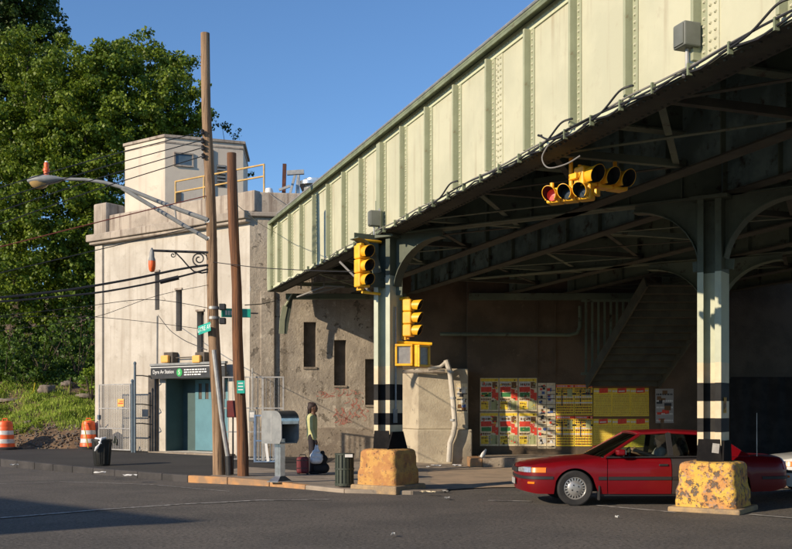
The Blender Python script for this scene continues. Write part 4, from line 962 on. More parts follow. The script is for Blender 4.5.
# stairs under the viaduct
st = thing('steel_staircase', 'dark steel staircase seen from below beyond the yellow posters', 'staircase', (0, 0, 0))
A0, A1 = Vector((5.4, 28.4, 2.35)), Vector((6.15, 24.6, 4.75)); WX = Vector((2.05, 0, 0))
for o_ in (0, 1):
    mb = MB(); mb.bar(A0 + WX * o_ - (A1 - A0) * .0, A1 + WX * o_, .05, .30); mb.build('stringer', 'flange_rust', st)
for k in range(14):
    p = A0 + (A1 - A0) * ((k + .5) / 14); mb = MB(); mb.box(p.x + .03, p.x + 2.02, p.y - .14, p.y + .14, p.z, p.z + .03); mb.box(p.x + .03, p.x + 2.02, p.y + .12, p.y + .14, p.z - .16, p.z - .001); mb.build('tread', 'flange_rust', st)
sf = thing('stair_fence', 'dark vertical bar fence beside the steel staircase', 'fence', (0, 0, 0))
for k in range(9): x = (586 + 6.2 * k - CX) / F * 28.7; mb = MB(); mb.box(x - .03, x + .03, 28.68, 28.74, 2.62, 4.80); mb.build('bar', 'under_green', sf)
mb = MB(); mb.box(5.3, 7.1, 28.65, 28.675, 2.6, 2.68); mb.box(5.3, 7.1, 28.65, 28.675, 4.7, 4.78); mb.build('rail', 'under_green', sf)

# ------------------------------------------------------------------ structures seen above the girder
rs = thing('platform_shelter', 'silver platform shelter with rounded corner rising above the viaduct girder', 'shelter', (0, 0, 0)); Ys = 34.0
a = P(303, 205, Ys); z1 = P(0, 181, Ys).z
mb = MB(); r_ = .35; x0, y0 = a.x, Ys
arc = [(x0 + .35 - .35 * math.cos(t), y0 + .35 - .35 * math.sin(t)) for t in [i * math.pi / 16 for i in range(9)]]
ol = [(x0, y0 + 5)] + arc + [(x0 + 5, y0 + .0), (x0 + 5, y0 + 5)]
mb.prism(ol, 6.2, z1 - .1); mb.build('wall', 'galv', rs, smooth=True)
mb = MB(); cx_, cy_ = x0 + 2.4, y0 + 2.5; mb.prism([(cx_ + (x - cx_) * 1.06, cy_ + (y - cy_) * 1.06) for x, y in ol], z1 - .098, z1 + .02); mb.prism(ol, z1 + .021, z1 + .12); mb.build('roof', 'steel_bright', rs, smooth=True)
for i in range(7): mb = MB(); mb.box(x0 + .4 + .45 * i, x0 + .45 + .45 * i, y0 - .03, y0 - .002, 6.2, z1 - .1); mb.build('rib', 'grey_paint', rs)
for i in range(6): mb = MB(); mb.box(x0 + .50 + .45 * i, x0 + .80 + .45 * i, y0 - .012, y0 - .002, 6.9, z1 - .25); mb.build('pane', 'win_pane', rs)
rp = MB(); a = P(282.5, 200, 31.2); b = P(284, 164, 31.2); rp.bar((a.x, a.y, 7.0), (b.x + .02, b.y, b.z), .11, .11); tag(rp.build('rusty_post', 'rust'), 'short rusty steel post on the abutment parapet', 'post')
af = thing('steel_trestle', 'grey A shaped steel frame leaning behind the end of the girder', 'frame', (0, 0, 0)); Y_ = 30.6
for i, (p, q, w_) in enumerate(((P(284, 217, Y_), P(296, 171, Y_), .07), (P(294, 212, Y_), P(299, 170, Y_), .07), (P(299, 212, Y_), P(299, 170, Y_), .05), (P(287, 173, Y_), P(304, 172, Y_), .13), (P(279, 190, Y_), P(290, 186, Y_), .07))):
    mb = MB(); mb.bar(p, q, w_); mb.build(('leg', 'leg', 'leg', 'head_beam', 'arm')[i], 'galv', af)
p = P(269, 192, 29.9); mb = MB(); mb.lathe([(.02, -.13), (.1, -.1), (.13, 0), (.1, .1), (.02, .13)], 16, Matrix.Translation(p)); tag(mb.build('parapet_globe', 'sign_white', smooth=True), 'small white globe fixed at the top edge of the abutment parapet', 'lamp')

# ------------------------------------------------------------------ utility poles, lamp, signs
def tilted(px0, py0, px1, py1, Y): return P(px0, py0, Y), P(px1, py1, Y)
def pole(label, a, b, r0, r1, m, h0=-.2):
    t = thing('utility_pole', label, 'utility pole', (a.x, a.y, zg(a.x, a.y)), 0, 'wooden utility poles'); L_ = b - Vector((a.x, a.y, zg(a.x, a.y)))
    pts = [L_ * (i / 12 if i else -.01) + Vector((.02 * math.sin(i * 1.1), .02 * math.sin(i * .7), 0)) for i in range(13)]
    mb = MB(); mb.tube(pts, [r0 + (r1 - r0) * (i / 12) + .004 * math.sin(i * 2.3) for i in range(13)], 18); mb.build('shaft', m, t, smooth=True, angle=60); return t, L_
pa, pb = tilted(219, 475, 204.5, 33, 22.4); p1t, L1 = pole('tall weathered wooden utility pole carrying the street lamp arm', pa, pb, .14, .098, 'wood_pole')
pc, pd = tilted(243, 475, 231, 153, 22.1); p2t, L2 = pole('shorter reddish brown wooden utility pole with a green notice', pc, pd, .125, .10, 'wood_pole_brown')
def onp(t, pt): return Vector(pt) - Vector(t.location)      # into a pole's frame
for py in (222, 239, 318, 308):
    p = P(204.5 + (py - 33) / 442 * 14.5, py, 22.4); mb = MB(); mb.lathe([(.134, -.03), (.134, .03)], 18, Matrix.Translation(onp(p1t, p))); mb.build('band', 'galv', p1t, smooth=True)
mb = MB(); q = [onp(p1t, P(214, 350, 22.15)), onp(p1t, P(222, 420, 22.15)), onp(p1t, P(228, 457, 22.15))]; mb.tube(q, .055, 10); mb.build('riser_conduit', 'galv', p1t, smooth=True)
mb = MB(); mb.tube([onp(p1t, P(228.5, 456, 22.15)), onp(p1t, P(229.5, 475, 22.15))], .085, 12); mb.build('riser_boot', 'black_paint', p1t, smooth=True)
mb = MB(); mb.tube([onp(p2t, P(235.5, 170, 22.2)), onp(p2t, P(241, 330, 22.2)), onp(p2t, P(247.5, 475, 22.2))], .03, 8); mb.build('ground_wire_guard', 'black_paint', p2t, smooth=True)
p = onp(p2t, P(241.2, 387, 22.0)); mb = MB(); mb.box(p.x - .085, p.x + .085, p.y - .055, p.y - .05, p.z - .14, p.z + .14); mb.build('green_notice', 'sign_green', p2t)
mb = MB()
for k in range(3): mb.box(p.x - .06, p.x + .05, p.y - .059, p.y - .0555, p.z + .08 - .07 * k - .012, p.z + .08 - .07 * k + .012)
mb.build('notice_print', 'sign_white', p2t)
p = P(247, 318, 22.3); 
for py in (307, 321):
    p = onp(p1t, P(223.5, py, 22.35)); mb = MB(); mb.box(p.x - .09, p.x + .05, p.y - .08, p.y + .08, p.z - .07, p.z + .07); mb.build('hub_box', 'black_paint', p1t, bevel=.015)
for py in (132, 141, 148, 156):
    p = onp(p1t, P(202.5 + (py - 132) * .03, py, 22.25)); mb = MB(); mb.lathe([(.02, -.06), (.045, -.04), (.03, 0), (.045, .04), (.02, .06)], 10, Matrix.Translation(p)); mb.build('insulator', 'black_paint', p1t)
# street lamp on pole
sl = thing('street_lamp', 'grey cobra head street lamp on a long braced arm, orange cone on top', 'street lamp', P(208, 222, 22.4))
def ol_(pts, Y=22.3): return [P(x, y, Y) - Vector(sl.location) for x, y in pts]
mb = MB(); mb.tube(ol_([(208, 220), (180, 210), (150, 198), (128, 189), (105, 182.5), (85, 179.5), (58, 179)]), [.055, .05, .048, .045, .042, .038, .035], 10); mb.build('arm', 'grey_paint', sl, smooth=True)
mb = MB(); mb.tube(ol_([(208, 239), (185, 226), (160, 211), (140, 199), (122, 188)]), [.045] * 5, 8); mb.tube(ol_([(175, 209), (176, 219)]), .02, 6); mb.build('brace', 'grey_paint', sl, smooth=True)
hc = P(45, 180, 22.3) - Vector(sl.location)
T = Matrix.Translation(hc) @ Matrix.Rotation(R(-3), 4, 'Y') @ Matrix.Rotation(R(90), 4, 'Y') @ Matrix.Diagonal((.62, 1, 1, 1))
mb = MB(); mb.lathe([(.01, -.40), (.08, -.37), (.15, -.25), (.18, -.08), (.17, .08), (.12, .26), (.06, .37), (.04, .42)], 20, T); mb.build('lamp_housing', 'grey_paint', sl, smooth=True)
mb = MB(); T = Matrix.Translation(hc + Vector((-.13, 0, -.05))) @ Matrix.Diagonal((1.35, .95, 1, 1)); mb.lathe([(.165, .0), (.155, -.04), (.12, -.10), (.06, -.14), (.01, -.15)], 20, T); mb.build('refractor', 'lamp_glass', sl, smooth=True)
cn = thing('photocell', 'small orange canister standing on top of the street lamp head', 'sensor', Vector(sl.location) + hc + Vector((.03, 0, .11)))
mb = MB(); mb.lathe([(.055, -.03), (.055, .08), (.075, .085), (.07, .14), (.05, .16), (.055, .25), (.04, .28)], 14); mb.build('canister', 'orange_plastic', cn, smooth=True)
mb = MB(); mb.lathe([(.035, .281), (.032, .31)], 12); mb.build('cap', 'sign_white', cn)
# scroll bracket with orange lamp
fb = thing('scroll_bracket_lamp', 'ornate scroll bracket on the tall pole with hanging orange alarm lamp', 'lamp', P(208, 251, 22.3))
def fl(pts, Y=22.3): return [P(x, y, Y) - Vector(fb.location) for x, y in pts]
mb = MB(); mb.tube(fl([(152, 250.5), (180, 251.5), (209, 252.5)]), .028, 8); mb.build('arm', 'black_paint', fb, smooth=True)
mb = MB(); mb.tube(fl([(175, 252), (182, 259), (188, 266), (194, 271.5), (202, 273), (208, 272)]), .018, 6); mb.build('strut', 'black_paint', fb, smooth=True)
def spiral(cx, cy, r0, turns, a0, sg_=1): return [(cx + r0 * (1 - i / 34) * math.cos(a0 + sg_ * turns * 6.283 * i / 26), cy + r0 * (1 - i / 34) * math.sin(a0 + sg_ * turns * 6.283 * i / 26)) for i in range(27)]
mb = MB(); mb.tube(fl(spiral(199, 259, 7.2, 1.6, 1.2)), .016, 6); mb.tube(fl(spiral(173, 255, 2.8, 1.2, -1)), .012, 6); mb.tube(fl([(199, 252), (206, 255), (209, 262)]), .014, 6); mb.build('scroll', 'black_paint', fb, smooth=True)
q = fl([(152, 251)])[0]
mb = MB(); mb.lathe([(.015, .07), (.03, .03), (.05, -.03), (.055, -.13), (.075, -.19), (.08, -.22)], 16, Matrix.Translation(q)); mb.build('lamp_cap', 'grey_paint', fb, smooth=True)
mb = MB(); mb.lathe([(.078, -.222), (.082, -.30), (.072, -.40), (.05, -.455), (.015, -.47)], 16, Matrix.Translation(q)); mb.build('lamp_shade', 'orange_plastic', fb, smooth=True)
# street name signs
def street_sign(label, px, py, Y, ang, L_, txt, tilt=0):
    s = thing('street_sign', label, 'street sign', P(px, py, Y), ang, 'green street name signs'); s.rotation_euler.y = tilt
    mb = MB(); mb.box(-L_ / 2, L_ / 2, -.006, .006, -.10, .10); mb.build('plate', 'sign_green', s, bevel=.004)
    text_mesh('lettering', txt, .15, 'sign_white', s, (0, -.008, 0)); return s
street_sign('left of two green street name signs, tilted, on the tall wooden pole', 204.5, 328.5, 22.2, R(-50), .55, 'DYRE AV', R(-7))
s2 = street_sign('right of two green street name signs, partly behind the brown pole', 236, 313, 22.75, R(12), .66, '', 0)
mb = MB()
for k in range(3): mb.box(-.24 + .06 * k, -.20 + .06 * k, -.0085, -.0065, -.05, .05)
mb.build('lettering', 'sign_white', s2)
mb = MB(); mb.box(.335, .5, -.02, .02, -.015, .015); mb.build('sign_arm', 'black_paint', s2)
# wires: each one its own thing
def wire(label, pts, r=.012, m='wire', group='overhead wires running left from the tall pole', Y0=22.3, Y1=None, sag=.0):
    Y1 = Y1 or Y0; n = 16; P_ = []
    xs = [p[0] for p in pts]
    for i in range(n + 1):
        x = xs[0] + (xs[-1] - xs[0]) * i / n
        for (a, b) in zip(pts, pts[1:]):
            if min(a[0], b[0]) - .01 <= x <= max(a[0], b[0]) + .01:
                t = (x - a[0]) / (b[0] - a[0]); y = a[1] + (b[1] - a[1]) * t; break
        P_.append(P(x, y, Y0 + (Y1 - Y0) * (i / n)))
    # even the polyline out
    for _ in range(2): P_ = [P_[0]] + [(P_[i - 1] + P_[i] * 2 + P_[i + 1]) / 4 for i in range(1, n)] + [P_[-1]]
    mb = MB(); mb.tube(P_, r, 5); o = mb.build('overhead_wire', m, smooth=True); return tag(o, label, 'wire', group)
nth = ['topmost', 'second', 'third', 'fourth']
for i, (ya, yb) in enumerate(((131.5, 187), (140, 199), (147.5, 211), (156, 224))):
    wire(f'{nth[i]} of four thin black wires meeting the tall pole level with the stair tower', [(203, ya), (100, ya + (yb - ya) * .47), (0, yb), (-60, yb + 22)], .011, Y0=22.3, Y1=20)
wire('reddish brown wire crossing in front of the trees to the tall pole', [(206, 196), (100, 221.5), (0, 247), (-60, 261)], .012, 'wire_red', Y1=20)
wire('thin black wire meeting the tall pole just below the lamp brace', [(208, 224), (97, 250), (0, 273), (-60, 286)], .010, Y1=20)
wire('upper of two thick black cables sagging left from beneath the scroll bracket', [(208, 265), (185, 267), (150, 276), (70, 290), (0, 298), (-60, 302)], .026, Y1=20)
wire('lower of two thick black cables, the one with a long splice sleeve', [(208, 269), (185, 276), (160, 281.5), (100, 293), (0, 302), (-60, 305)], .022, Y1=20)
p, q = P(160, 282, 21.9), P(178.5, 277.5, 22.05); mb = MB(); mb.tube([p, q], .05, 8); tag(mb.build('splice_sleeve', 'wire'), 'thick black splice sleeve on the lower thick cable', 'cable sleeve')
wire('thin grey wire sagging low across the station house front, left part level', [(208, 308), (150, 297), (90, 306), (0, 316), (-60, 320)], .007, Y1=20)
wire('thin wire from the tall pole across the slot windows to lower left', [(208, 285), (150, 296), (100, 318), (0, 331), (-60, 336)], .006, Y1=20)
wire('lowest thin black wire crossing the house corner at shrub height', [(208, 330), (150, 322), (90, 316), (0, 317), (-60, 319)], .006, Y1=20)
wire('thin drop wire from the tall pole down to the station sign lamps', [(207, 350), (185, 341), (170, 331), (158, 315)], .010, Y0=22.3, Y1=31.0, group=None)
wire('thin black wire from the tall pole to the left column of the viaduct', [(212, 262), (260, 268), (320, 271), (362, 272)], .009, Y0=22.3, Y1=19.5, group=None)
wire('guy wire falling from the white globe to the brown pole', [(268, 192), (290, 212), (310, 228)], .010, 'cable_grey', Y0=29.8, Y1=27.0, group=None)
wire('pale wire running from the brown pole down to the abutment corner', [(237, 205), (260, 224), (276, 233)], .008, 'cable_grey', Y0=22.3, Y1=28, group=None)
wire('black wire looping from the brown pole toward the fence corner', [(245, 305), (262, 304), (275, 301)], .012, Y0=22.0, Y1=27, group=None)

# ------------------------------------------------------------------ traffic signals
def signal(label, px, py, Y, face, n=3, horiz=False, lit=None, sec=.29, group='three lens traffic signals', order=1):
    p = P(px, py, Y); s = thing('traffic_signal', label, 'traffic light', p, math.atan2(face[1], face[0]) + R(90), group)
    rot = Matrix.Rotation(R(90), 4, 'Y') if horiz else Matrix.Identity(4)
    H = n * sec
    for i in range(n):
        z = (n / 2 - .5 - i) * sec
        T = rot @ Matrix.Translation((0, 0, z))
        mb = MB(); mb.box(-sec / 2 + .004, sec / 2 - .004, -.0, .19, -sec / 2 + .003, sec / 2 - .003, T); sec_o = mb.build('signal_section', 'signal_yellow', s, bevel=.025)
        r = sec * .36
        Rl = T @ Matrix.Rotation(R(90), 4, 'X')
        mb = MB(); mb.lathe([(r, .02), (r, .026), (.01, .03)], 20, Rl); mb.build('lens', 'lens_red' if i == lit else 'lens_dark', sec_o)
        # visor: open tube, longer on top
        mb = MB(); n_ = 20; 
        for k in range(n_ + 1):
            a = R(-235 + 290 * k / n_) if not horiz else R(-235 + 290 * k / n_)
            a = R(-55 + 290 * k / n_); L_ = .20 * (.75 + .25 * math.sin(a))
            if horiz: c_, s_ = math.cos(a), math.sin(a); v = (-s_, c_)
            else: v = (math.cos(a), math.sin(a))
            for rr, l in ((r + .012, .0), (r + .02, L_), (r + .012, L_), (r + .006, .0)): mb.v.append(tuple(T @ Vector((v[0] * rr, -l, v[1] * rr))))
        for k in range(n_):
            for j, mi_ in ((0, 0), (1, 0), (2, 1)): a_ = 4 * k + j; mb.f.append((a_, a_ + 1, a_ + 5, a_ + 4)); mb.m.append(mi_)
        mb.build('visor', ['signal_yellow', 'black_paint'], sec_o, smooth=True)
    mb = MB(); T = rot
    mb.box(-.03, .03, .19, .23, -H / 2 - .05, H / 2 + .05, T); mb.box(-.04, .04, .08, .23, H / 2 + .0, H / 2 + .05, T); mb.box(-.04, .04, .08, .23, -H / 2 - .05, -H / 2, T); mb.build('mounting_bracket', 'signal_yellow', s, bevel=.01)
    return s
sA = signal('vertical yellow traffic signal on the left side of the left striped column', 365, 266, 19.1, (.62, -.78), sec=.27)
sB = signal('vertical yellow traffic signal in profile on the right side of the left striped column', 413, 318, 19.5, (.93, -.37), sec=.245)
sC = signal('lower of two horizontal traffic signals under the viaduct, left lens red', 568, 193.5, 13.4, (-.52, -.85), horiz=True, lit=2, sec=.215)
sD = signal('upper of two horizontal traffic signals under the viaduct, turned right', 606, 178, 13.4, (.5, -.87), horiz=True, sec=.27)
# arms
def arm(label, segs, r=.022, m='signal_yellow'):
    o0 = segs[0][0]; t = thing('signal_arm', label, 'bracket', o0, 0, 'traffic signal arms')
    for a, b in segs: mb = MB(); mb.tube([a - o0, b - o0], r, 8); mb.build('arm_tube', m, t, smooth=True)
    return t
arm('yellow arm holding the signal left of the left striped column', [(P(362, 292, 19.2), P(380, 294, 19.45)), (P(362, 240, 19.2), P(381, 242, 19.45))], .028)
arm('yellow arm holding the profile signal right of the left striped column', [(P(405, 299, 19.5), P(396, 299, 19.6)), (P(405, 340, 19.5), P(405, 299, 19.5)), (P(393, 342, 19.5), P(432, 344, 19.5))], .03)
arm('yellow hanger dropping from the viaduct to the two horizontal signals', [(P(571, 158, 13.6), P(571, 186, 13.6)), (P(580, 165, 13.6), P(578, 186, 13.6)), (P(615, 160, 13.9), P(615, 178, 13.9)), (P(552, 183, 13.6), P(552, 192, 13.6)), (P(571, 186, 13.6), P(596, 192, 13.6))], .028)
arm('grey steel stay slanting down from the girder to the left traffic signal', [(P(340, 262, 20.6), P(371, 293, 19.3))], .022, 'cable_grey')
# pedestrian signals
def ped(label, px, py, Y, face, s_=.34):
    t = thing('pedestrian_signal', label, 'pedestrian signal', P(px, py, Y), math.atan2(face[1], face[0]) + R(90), 'pedestrian signals')
    h = s_ / 2 * 1.25; mb = MB(); mb.box(-s_ / 2, s_ / 2, .0, .2, -h, h); mb.build('housing', 'signal_yellow', t, bevel=.02)
    mb = MB(); w_ = s_ / 2; 
    mb.box(-w_, w_, -.05, -.002, h - .045, h); mb.box(-w_, w_, -.05, -.002, -h, -h + .045); mb.box(-w_, -w_ + .04, -.05, -.002, -h + .046, h - .046); mb.box(w_ - .04, w_, -.05, -.002, -h + .046, h - .046); mb.build('frame', 'signal_yellow', t, bevel=.008)
    mb = MB(); mb.box(-w_ + .041, w_ - .041, -.015, -.003, -h + .046, h - .046); mb.build('lens', 'ped_lens', t)
ped('pedestrian signal facing the street beneath the profile traffic signal', 404, 355, 19.35, (-.1, -1))
ped('pedestrian signal turned right beneath the profile traffic signal', 423, 356, 19.4, (.75, -.66))

# ------------------------------------------------------------------ gate and fences
def bars_panel(parent, L_, z0, z1, pitch, m, r=.008, frame=.03, mid=()):
    x = frame; proto = None
    while x < L_ - frame * .5:
        if proto is None: mb = MB(); mb.tube([(0, 0, z0), (0, 0, z1)], r, 5); proto = mb.build('bar', m, parent); proto.location.x = x
        else: share(proto, (x, 0, 0))
        x += pitch
    for z in (z0, z1) + tuple(mid): mb = MB(); mb.cbox((L_ / 2, 0, z), (L_, frame, frame)); mb.build('rail', m, parent)
    for x in (0, L_): mb = MB(); mb.cbox((x, 0, (z0 + z1) / 2), (frame * 1.2, frame * 1.2, z1 - z0 + frame)); mb.build('post', m, parent)
wdir = math.atan2(WD.y, WD.x)
def front(px, off):       # point in front of the house wall
    u = fu(px); n = Vector((WD.y, -WD.x)); n = Vector((-.581, -.814)).normalized(); p = P0 + WD * u + n * off; return (p.x, p.y, 0)
g0 = front(118, .75); L_ = fu(149) - fu(118)
gt = thing('security_gate', 'grey barred security gate with yellow notice left of the station doors', 'gate', (g0[0], g0[1], .29), wdir)
bars_panel(gt, L_, .05, 2.12, .085, 'fence_grey', .009, .035, (.72, 1.36))
mb = MB(); mb.box(.04, L_ - .04, .02, .024, .08, 2.1); 
# mesh lining of the gate: diagonal wires joined
mb = MB(); x = -2.0
while x < L_:
    a, b = max(.04, x), min(L_ - .04, x + 2.0)
    if b > a: mb.bar((a, .02, .08 + (a - x)), (b, .02, .08 + (b - x)), .004); mb.bar((a, .026, 2.08 - (a - x)), (b, .026, 2.08 - (b - x)), .004)
    x += .055
stuff(mb.build('wire_mesh', 'fence_grey', gt))
mb = MB(); mb.box(L_ * .62, L_ * .62 + .30, -.035, -.03, 1.42, 1.66); nn = mb.build('notice', 'notice_yellow', gt)
mb = MB(); mb.box(L_ * .62 + .03, L_ * .62 + .27, -.038, -.0355, 1.50, 1.54); mb.box(L_ * .62 + .1, L_ * .62 + .27, -.038, -.0355, 1.57, 1.60); mb.build('print', 'p_red', nn)
mb = MB(); mb.box(-.03, .05, -.06, .03, 1.0, 1.15); mb.build('lock', 'fence_blue', gt)
mb = MB(); mb.tube([(L_ * .5, -.03, .25), (L_ * .55, -.03, .45), (L_ * .6, -.03, .3), (L_ * .57, -.03, .2)], .03, 6); mb.build('decal', 'bin_green', gt)
g1 = front(151, .75)
gp = thing('gate_post_pair', 'two dark blue steel posts between the gate and the station doors', 'post', (g1[0], g1[1], .28), wdir)
for x, h in ((0, 2.2), (.12, 2.75)): mb = MB(); mb.tube([(x, 0, -.1), (x, 0, h)], .038, 10); mb.lathe([(.05, h), (.05, h + .05), (.02, h + .09)], 10, Matrix.Translation((x, 0, 0))); mb.build('post', 'fence_blue', gp, smooth=True)
for z in (.9, 1.5, 2.4): mb = MB(); mb.tube([(.12, 0, z), (.3, .15, z), (.34, .5, z - .04)], .018, 6); mb.build('hinge_arm', 'black_paint', gp, smooth=True)
# tall bar fence right of poles
f0 = P(222, 456, 27.2)
fc = thing('tall_bar_fence', 'tall grey bar fence with mesh behind the two utility poles', 'fence', (f0.x, 27.4, .2), R(-3))
FL = (283 - 222) / F * 27.2; fz1 = EYE + (HY - 377) / F * 27.2 - .2
bars_panel(fc, FL, .06, fz1, .115, 'fence_grey', .009, .035, (.80, 1.45))
for x in (FL * .33, FL * .66): mb = MB(); mb.cbox((x, 0, fz1 / 2), (.05, .05, fz1)); mb.build('post', 'fence_grey', fc)
# folded railing panel leaning against it
f1 = P(254, 456, 26.6); fp = thing('barrier_panel', 'short silver railing panel leaning against the tall bar fence', 'barrier', (f1.x, 26.7, .18), R(5)); fp.rotation_euler.x = R(-8)
bars_panel(fp, .55, .04, 1.28, .075, 'steel_bright', .013, .04, (.6,)); mb = MB(); mb.bar((.2, -.03, 1.3), (.36, -.03, .04), .07, .02); mb.build('brace', 'sign_white', fp)
p = P(233, 409, 22.5); bx = thing('alarm_box', 'maroon metal box mounted between the two utility poles', 'utility box', (p.x, p.y, p.z)); 
mb = MB(); mb.cbox((0, 0, 0), (.26, .16, .38)); mb.build('cabinet', 'maroon', bx, bevel=.015); mb = MB(); mb.cbox((0, -.083, 0), (.22, .004, .34)); mb.build('door_panel', 'maroon', bx); mb = MB(); mb.tube([(0, 0, -.19), (0, 0, -p.z + .12)], .02, 6); mb.build('stem', 'black_paint', bx)
p = P(251, 416, 27.0); bx = thing('meter_box', 'small grey meter box with pale cover on the tall bar fence', 'utility box', (p.x, 27.25, p.z)); mb = MB(); mb.cbox((0, 0, 0), (.18, .10, .30)); mb.build('cabinet', 'grey_paint', bx, bevel=.01); mb = MB(); mb.cbox((0, -.053, .03), (.12, .004, .14)); mb.build('cover', 'paper_white', bx)
mb = MB(); mb.tube([(0, 0, .15), (0, 0, 1.3)], .02, 6); mb.build('conduit', 'galv', bx)

# ------------------------------------------------------------------ street things
def barrel(label, px, Y, w_=.56, h_=1.0):
    X = (px - CX) / F * Y; t = thing('traffic_barrel', label, 'traffic barrel', (X, Y, zg(X, Y) - .01), 0, 'orange and white traffic barrels')
    r = w_ / 2; mb = MB(); mb.lathe([(r * 1.25, 0), (r * 1.25, .07), (r * 1.02, .10)], 24); mb.build('rubber_base', 'rubber', t, smooth=True)
    zs = [.10, .22, .36, .50, .64, .78]; cols = ['barrel_orange', 'barrel_white', 'barrel_orange', 'barrel_white', 'barrel_orange']
    for i in range(5):
        ra, rb_ = r * (1.02 - .045 * i), r * (1.02 - .045 * (i + 1) + .01); mb = MB(); mb.lathe([(ra, zs[i]), (ra * .995, zs[i] + .01), (rb_, zs[i + 1] - .01), (rb_ * .97, zs[i + 1])], 28); mb.build('band', cols[i], t, smooth=True)
    mb = MB(); mb.lathe([(r * .80, .78), (r * .79, .86), (r * .70, .93), (r * .4, .96), (.02, .965)], 28); mb.build('top_cap', 'barrel_orange', t, smooth=True)
    mb = MB(); mb.tube([(-.08, 0, .95), (-.07, 0, 1.03), (.07, 0, 1.03), (.08, 0, .95)], .018, 6); mb.build('handle', 'barrel_orange', t)
    return t
barrel('orange and white traffic barrel cut off by the left edge of the photo', 5, 33.0, .62)
barrel('orange and white traffic barrel wrapped with yellow tape beside the house corner', 88.5, 33.3, .54)
p = (88.5 - CX) / F * 33.0; mb = MB(); mb.bar((p - .18, 32.98, 1.25), (p + .02, 32.93, .35), .05, .01); mb.bar((p - .2, 32.98, 1.22), (p + .22, 32.98, 1.30), .05, .01); tag(mb.build('barrel_tape', 'tape_yellow'), 'yellow tape tied around the barrel beside the house corner', 'tape')
mb = MB(); px0, pz = front(114, .15)[:2], 0; mb.cbox((0, 0, .35), (.42, .35, .75)); o = mb.build('concrete_stub', 'slot_dark', bevel=.05, loc=(px0[0] - .1, px0[1] - .25, .25)); tag(o, 'dark rounded stub between the house corner and the security gate', 'block')
# litter bin with bag
Xb, Yb = (102 - CX) / F * 25.8, 25.8
lb = thing('litter_bin', 'black tapered litter bin with a white plastic bag over its rim', 'bin', (Xb, Yb, zg(Xb, Yb)))
mb = MB(); mb.lathe([(.19, 0), (.20, .02), (.245, .62), (.265, .63), (.265, .68), (.24, .69)], 24); mb.build('body', 'bin_black', lb, smooth=True)
mb = MB()
for k in range(12): a = k * math.pi / 6; mb.bar((.2 * math.cos(a), .2 * math.sin(a), .05), (.248 * math.cos(a), .248 * math.sin(a), .6), .02, .02)
mb.build('ribs', 'bin_black', lb)
bgb = blob('plastic_bag', [((.06, -.27, .68), (.02, -.28, .56), .028, .022), ((.02, -.28, .56), (-.05, -.28, .47), .02, .04), ((-.05, -.28, .47), (-.09, -.28, .40), .045, .025), ((.06, -.24, .70), (.14, -.16, .72), .04, .03), ((-.1, -.2, .71), (.04, -.26, .69), .03, .025), ((.0, -.27, .62), (.07, -.28, .58), .02, .012)], 'bag_white', None, .012, 1); bgb.location = lb.location; tag(bgb, 'crumpled white plastic bag hanging over the black bin rim', 'plastic bag')
# green slatted bin beside the column
Xb, Yb = (344.5 - CX) / F * 19.85, 19.85
gb = thing('slatted_bin', 'dark green slatted metal bin beside the orange column block', 'bin', (Xb, Yb, zg(Xb, Yb)))
proto = None
for k in range(16):
    a = k * math.pi / 8
    if proto is None: mb = MB(); mb.box(-.025, .025, -.006, .006, .03, .66); proto = mb.build('slat', 'bin_green', gb); o = proto
    else: o = share(proto)
    o.location = (.18 * math.cos(a), .18 * math.sin(a), 0); o.rotation_euler.z = a + math.pi / 2
for z in (.05, .35, .64):
    mb = MB(); mb.lathe([(.188, z), (.196, z), (.196, z + .03), (.188, z + .03)], 20); mb.build('hoop', 'bin_green', gb, smooth=True)
mb = MB(); mb.lathe([(.165, .04), (.165, .62)], 16); mb.build('liner', 'bin_black', gb, smooth=True)
mb = MB(); mb.box(.02, .17, -.21, -.2, .60, .66); mb.build('label_plate', 'paper_white', gb)
# pay phone
Xp, Yp = (280 - CX) / F * 20.8, 20.8
ph = thing('pay_phone', 'silver pedestal pay phone with rounded hood on the pavement', 'pay phone', (Xp, Yp, zg(Xp, Yp)), R(52))
mb = MB(); mb.prism([(-.22, -.16), (.22, -.16), (.22, .16), (-.22, .16)], 0, .02); mb.add([(-.2, -.14, .02), (.2, -.14, .02), (.2, .14, .02), (-.2, .14, .02), (-.07, -.08, .12), (.07, -.08, .12), (.07, .08, .12), (-.07, .08, .12)], [(0, 1, 5, 4), (1, 2, 6, 5), (2, 3, 7, 6), (3, 0, 4, 7), (4, 5, 6, 7)]); mb.build('base', 'steel_bright', ph)
mb = MB(); mb.box(-.07, .07, -.08, .08, .12, .90); mb.box(-.075, -.071, -.03, .03, .15, .85); mb.build('pedestal', 'steel_bright', ph, bevel=.008)
# hood: side walls with rounded front top, curved roof, back
prof = [(-.28, .80), (.26, .80), (.30, .86), (.30, 1.28)] ; arcp = [(.30 - .2 * (1 - math.cos(a)), 1.28 + .2 * math.sin(a)) for a in [i * math.pi / 16 for i in range(1, 9)]]
sp = [(-.28, .80)] + [(.24, .80)] + [(.30, .9), (.30, 1.26)] + arcp + [(-.28, 1.48)]
TY = Matrix(((0, 0, 1, 0), (-1, 0, 0, 0), (0, 1, 0, 0), (0, 0, 0, 1)))
for x in (-.26, .24): mb = MB(); mb.prism(sp, x, x + .02, TY); mb.build('side_wall', 'grey_paint', ph)
mb = MB(); rp_ = [(.30, 1.2), (.30, 1.26)] + arcp + [(-.28, 1.48)]
for a, b in zip(rp_, rp_[1:]): mb.add([(-.262, -a[0], a[1] + .004), (.262, -a[0], a[1] + .004), (.262, -b[0], b[1] + .004), (-.262, -b[0], b[1] + .004)], [(0, 1, 2, 3)])
mb.build('hood', 'steel_bright', ph, smooth=True)
